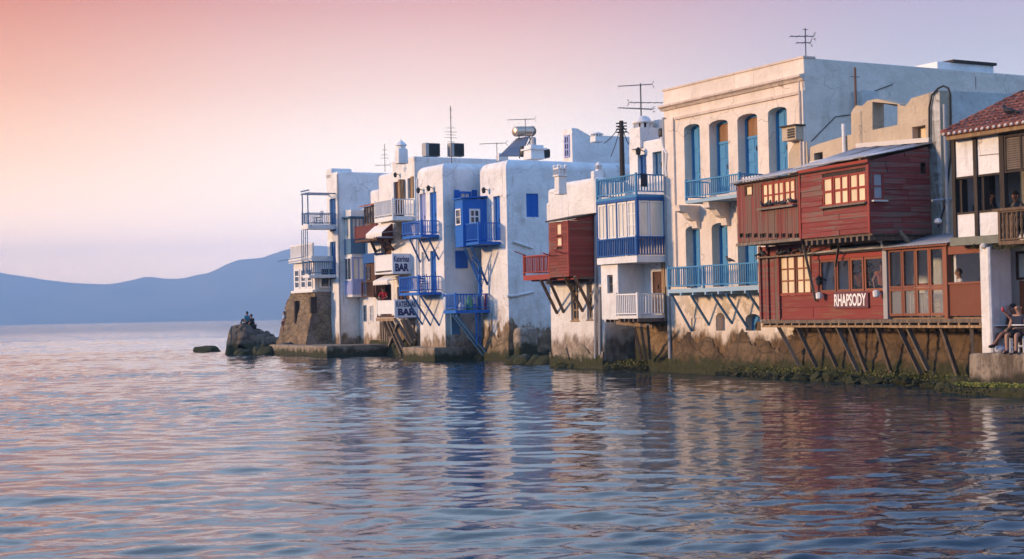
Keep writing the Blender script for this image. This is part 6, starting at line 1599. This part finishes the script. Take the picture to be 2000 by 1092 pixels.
    skin_mesh('body', body_ch, skin, e); skin_mesh('shirt', shirt_ch, shirt, e); skin_mesh('trousers' if not shorts else 'shorts', leg_ch, legs, e)
    for c_ in shoe_ch: skin_mesh('shoe', [c_], shoes or CL['charcoal'], e)
    # hair: cap over crown and back of the head
    hc = hb+ht@Vector((0,.0,.10)); mb = MB(); bm = bmesh.new(); bmesh.ops.create_icosphere(bm, subdivisions=2, radius=1)
    hv = []
    for v in bm.verts:
        q = v.co; k = Vector((q.x*.098, q.y*.108, q.z*.118)); hv.append(k)
    hf = [tuple(v.index for v in f.verts) for f in bm.faces if (f.calc_center_median().z > (.25 if not bald else .9) or (f.calc_center_median().y < -.15 and f.calc_center_median().z > -.55))]
    bm.free(); used = sorted({i for f in hf for i in f}); mp = {i:k for k,i in enumerate(used)}
    if not bald: mk('hair', MB().add([L(*tuple(hc+ht@hv[i])) for i in used], [tuple(mp[i] for i in f) for f in hf]), hair or HAIR, e, smooth=True, recalc=False)
    for sd_ in (-1,1):
        q = hb+ht@Vector((sd_*.092,.015,.07)); mk('ear', MB().lathe(L(*q)-Vector((0,0,.03*s)),[(.008*s,0),(.02*s,.015*s),(.02*s,.04*s),(.008*s,.06*s)],6), skin, e, smooth=True)
        q = hb+ht@Vector((sd_*.035,.108,.095)); mk('eye', MB().lathe(L(*q)-Vector((0,0,.008*s)),[(.006*s,0),(.012*s,.006*s),(.012*s,.012*s),(.004*s,.018*s)],6), M_iron, e, smooth=True)
    return e
def face(dx, dy): return math.atan2(dy, dx)-math.pi/2     # yaw so that local +y looks along (dx,dy)
toN = face(-.876,-.482)
# on the headland rock
def on_ground(o): return o
p = at_depth(483,640,107); person((p.x,107,2.0), face(-.6,.7), 'person in teal shirt sitting on top of the headland rock', CL['teal'], CL['navy'], pose='ground', arms={-1:((.26,-.12,.2),(.27,-.2,-.06)),1:((.24,.12,.26),(.18,.34,.22))}, hair=HAIR, skin=SKd)
p = at_depth(495,643,106.8); person((p.x,106.8,1.80), face(-.9,.3), 'person in black sitting at the right on the headland rock', CL['black'], CL['black'], pose='ground', lean=.25, hair=HAIR, skin=SKd)
p = at_depth(556,650,104.5); person((p.x,104.5,p.z-.2), face(-1,.1), 'small person in pale top beside the foot of the stone tower', CL['white'], CL['plum'], hair=HAIRb, scale=.95)
# bar balcony
u = U(HC,749,.9,590); person(HC.P(u,iC3['zt'],.85), face(-.2,-1), 'person in a red shirt leaning on the lower bar balcony', CL['red'], CL['charcoal'], hair=HAIR, lean=.35, arms={-1:((.27,.12,.2),(.15,.32,.14)),1:((.27,.12,.2),(.15,.32,.14))})
# restaurant
def diner(px, off, label, shirt, **k):
    u = JP.uz(px, 545, off)[0]; return person(JP.P(u,zF0+.03,off), k.pop('yaw',toN), label, shirt, CL['charcoal'], **k)
diner(1625,-1.0,'person in plum behind the first clear restaurant pane',CL['plum'],hair=HAIRb)
diner(1683,.35,'person raising an arm behind the third clear restaurant pane',CL['orange'],arms={1:((.3,.1,.5),(.22,.25,.72)),-1:((.3,.1,.3),(.2,.3,.4))},skin=SKd,sleeves=False,yaw=toN+.7)
diner(1701,.1,'person in a black jacket behind the fourth restaurant pane',CL['black'],hair=HAIR,yaw=toN+2.6)
diner(1723,.45,'person in rust orange at the right edge of the fourth restaurant pane',CL['orange'],skin=SKd,yaw=toN+.9,sleeves=False)
u = JP.uz(1884,545,.35)[0]; person(JP.P(u,zF0+.12,.35), face(-1,.15), 'person with tied back hair and white top above the brown side panel', CL['white'], CL['navy'], pose='sit', hair=HAIRb, lean=.25, head_turn=.1, sleeves=False, rooty=None)
cd2 = chair(JP.P(u,zF0+.03,.35), face(-1,.15), M_brown, 'dark chair under the person with the white top behind the brown panel')
# tiled house, upper room
for px,off,lab,sh in ((1899,-.9,'person silhouetted in the left opening of the tiled house','charcoal'),(1934,-.7,'person silhouetted in the middle opening of the tiled house','black'),(1984,-1.5,'person seen behind the wooden balcony of the tiled house','grey')):
    u = HK.uz(px,395,off)[0]; person(HK.P(u,zb1-.12,off), face(1,.2) if px < 1950 else toN, lab, CL[sh], CL['charcoal'], pose='sit', hair=HAIR, skin=SKd, scale=1.05)
    chair(HK.P(u,zb1,off), face(1,.2) if px < 1950 else toN, M_dark, 'dark chair under the '+lab.split(' of the')[0].replace('person ','seated person '), 'dining_chair', None)
# ---- couple on the quay
def hq(px, off): u = HQ.uz(px, 690, off)[0]; return HQ.P(u, zq, off)
pm = hq(1995,-.42); pmf = face(-.75,-.62)
chair(pm, pmf, M_whitep, 'white ladder back chair under the bald man on the quay', 'ladder_back_chair', None, back=1.0, ladder=4)
person(pm, pmf, 'bald man in dark shirt and shorts seated on the near quay', CL['navy'], CL['charcoal'], pose='sit', bald=True, skin=SK, shorts=True, fingers=True, lean=.12, arms={-1:((.25,.08,.16),(.16,.34,.16)),1:((.25,.08,.16),(.16,.34,.12))}, sleeves=False, scale=1.02)
pw = hq(1981,-1.0); pwf = face(-.95,-.30)
chair(pw, pwf, M_whitep, 'white ladder back chair under the person with legs stretched out', 'ladder_back_chair', None, back=1.0, ladder=4)
person(pw, pwf, 'dark haired person raising a red cup with one leg stretched out on the quay', CL['charcoal'], CL['black'], pose='sit', skin=SKd, shorts=True, fingers=True, hair=HAIR, arms={-1:((.25,.15,.30),(.14,.32,.55)),1:((.26,.1,.2),(.2,.3,.2))}, legpose={-1:((.1,.42,.54),(.08,.70,.22)),1:((.14,.44,.50),(.13,.5,.08))}, sleeves=False)
Rw = Matrix.Rotation(pwf,3,'Z'); hp = pw+Rw@Vector((-.12,.41,.5+.66)); cup = mk('cup', MB().lathe(hp-Vector((0,0,.05)),[(.028,0),(.036,.03),(.04,.12),(.036,.125)],10), plain('red_plastic',(.5,.03,.04),.4), None, smooth=True); tag(cup, 'red cup raised by the dark haired person on the quay', 'cup')
pt_ = hq(1950,-.8); tbl = empty('bistro_table', pt_, 'small white round table beside the pier on the quay', 'table')
mk('table_top', MB().lathe(pt_+Vector((0,0,.72)),[(.36,0),(.37,.015),(.36,.03)],20), M_whitep, tbl); 
for a in range(3): an = a*2.09+.4; mk('leg', MB().bar(pt_+Vector((.25*math.cos(an),.25*math.sin(an),0)), pt_+Vector((.06*math.cos(an),.06*math.sin(an),.72)), .03), M_whitep, tbl)
pt2 = hq(2003,-.45); tb2 = empty('bistro_table', pt2, 'white table cut off by the right edge of the picture', 'table'); mk('table_top', MB().lathe(pt2+Vector((0,0,.74)),[(.33,0),(.34,.015),(.33,.03)],20), M_whitep, tb2); mk('leg', MB().tube([pt2,pt2+Vector((0,0,.74))],.03,8), M_whitep, tb2)
bg_ = hq(1957,-.55); mk_b = boulder('cloth_bag', bg_+Vector((0,0,.1)), (.2,.15,.12), plain('pale_cloth',(.45,.47,.55),.9), None, 61, 3, .2); tag(mk_b, 'pale crumpled bag on the quay under the white table', 'bag')
# ================================================================== clutter on the low blue balcony and terraces
zt2 = iE2['zt']; b2_ = iE2['b']
def onE(u, o, z=0): return HE.P(iE2['u0']+u, zt2+z, b2_-o)
cols_ = dict(green=(.06,.22,.12), red=(.35,.03,.05), white=(.6,.6,.6), blue=(.03,.12,.45), yellow=(.5,.35,.1), brown=(.2,.1,.05))
CM = {k: plain(k+'_plastic', c, .5) for k,c in cols_.items()}
q = onE(1.25,.25) if iE2['u1']-iE2['u0'] > 1.6 else onE(.6,.25)
W2 = iE2['u1']-iE2['u0']
def jar(pos, r, h, m, label, cat, name): return tag(mk(name, MB().lathe(pos,[(r*.9,0),(r,.02),(r,h*.7),(r*.45,h*.85),(r*.4,h)],10), m, None, smooth=True), label, cat)
jar(onE(W2-.2,.9), .2, .75, CM['green'], 'green gas bottle behind the low blue railing', 'gas bottle', 'gas_bottle')
jar(onE(W2-.25,.45), .13, .4, CM['white'], 'white canister near the corner of the low blue railing', 'canister', 'canister')
for k,(o_,c,lab,h) in enumerate(((1.9,'red','red folded parasol leaning behind the low blue railing',.85),(1.72,'white','white board leaning behind the low blue railing',.7),(1.5,'brown','brown board leaning behind the low blue railing',.75))):
    tag(mk('leaning_board', MB().hexa([onE(W2-.35,o_+.08),onE(W2-.35,o_-.06),onE(W2-.31,o_-.06),onE(W2-.31,o_+.08),onE(W2-.28,o_+.08,h),onE(W2-.28,o_-.06,h),onE(W2-.24,o_-.06,h),onE(W2-.24,o_+.08,h)]), CM[c], None), lab, 'board')
def crate_box(p, m, label):
    pl = Pl((p.x,p.y),T); c = mk('crate', B(pl,-.25,.25,p.z,p.z+.04,-.35,.0), m, None); tag(c, label, 'crate')
    for z in (.06,.15,.24):
        mk('slat', B(pl,.23,.25,p.z+z,p.z+z+.07,-.35,0), m, c); mk('slat', B(pl,-.25,-.23,p.z+z,p.z+z+.07,-.35,0), m, c); mk('slat', B(pl,-.229,.229,p.z+z,p.z+z+.07,-.02,0), m, c); mk('slat', B(pl,-.229,.229,p.z+z,p.z+z+.07,-.35,-.33), m, c)
crate_box(onE(W2-.4,.95), CM['blue'], 'blue slatted crate at the foot of the gas bottle'); crate_box(onE(W2-.4,.95,.33), CM['white'], 'white slatted crate stacked on the blue crate')
jar(onE(.12,.1), .14, .9, CM['white'], 'rolled white bundle at the outer corner of the low blue balcony', 'bundle', 'bundle')
# towel on the top sky blue balcony and deck chairs on far balconies
uu, zz_ = HH.uz(1255,376,iG1['b'])
cl_ = MB(); 
u0 = iG1['u1']+.012; pl = HH.side(u0); fx = pl.uz(1256,340)[0]
tw_ = mk('towel', B(pl,fx-.12,fx+.16,iG1['zr']-.5,iG1['zr']+.012,.0,.02), CL['navy'], None); tag(tw_, 'dark towel hung over the rail of the top sky blue balcony', 'towel')
p = HC.P(iC1['u0']+.8,iC1['zt'],.7); chair(p, toN+.6, M_tan, 'wooden chair on the topmost white bar balcony', 'folding_chair')
p = HT.P((iA2['u0']+iA2['u1'])/2,iA2['zt'],1.0); chair(p, toN, M_slate, 'dark chair on the upper slim balcony of the narrow house', 'balcony_chair')
p = HD.P((iD2['u0']+iD2['u1'])/2+.3,iD2['zt'],.6); chair(p, toN+1.5, M_deep, 'blue chair on the lower royal blue balcony', 'balcony_chair')

for o in BEVELLED:
    md = o.modifiers.new('flat_faces','WEIGHTED_NORMAL'); md.keep_sharp = True; md.weight = 100
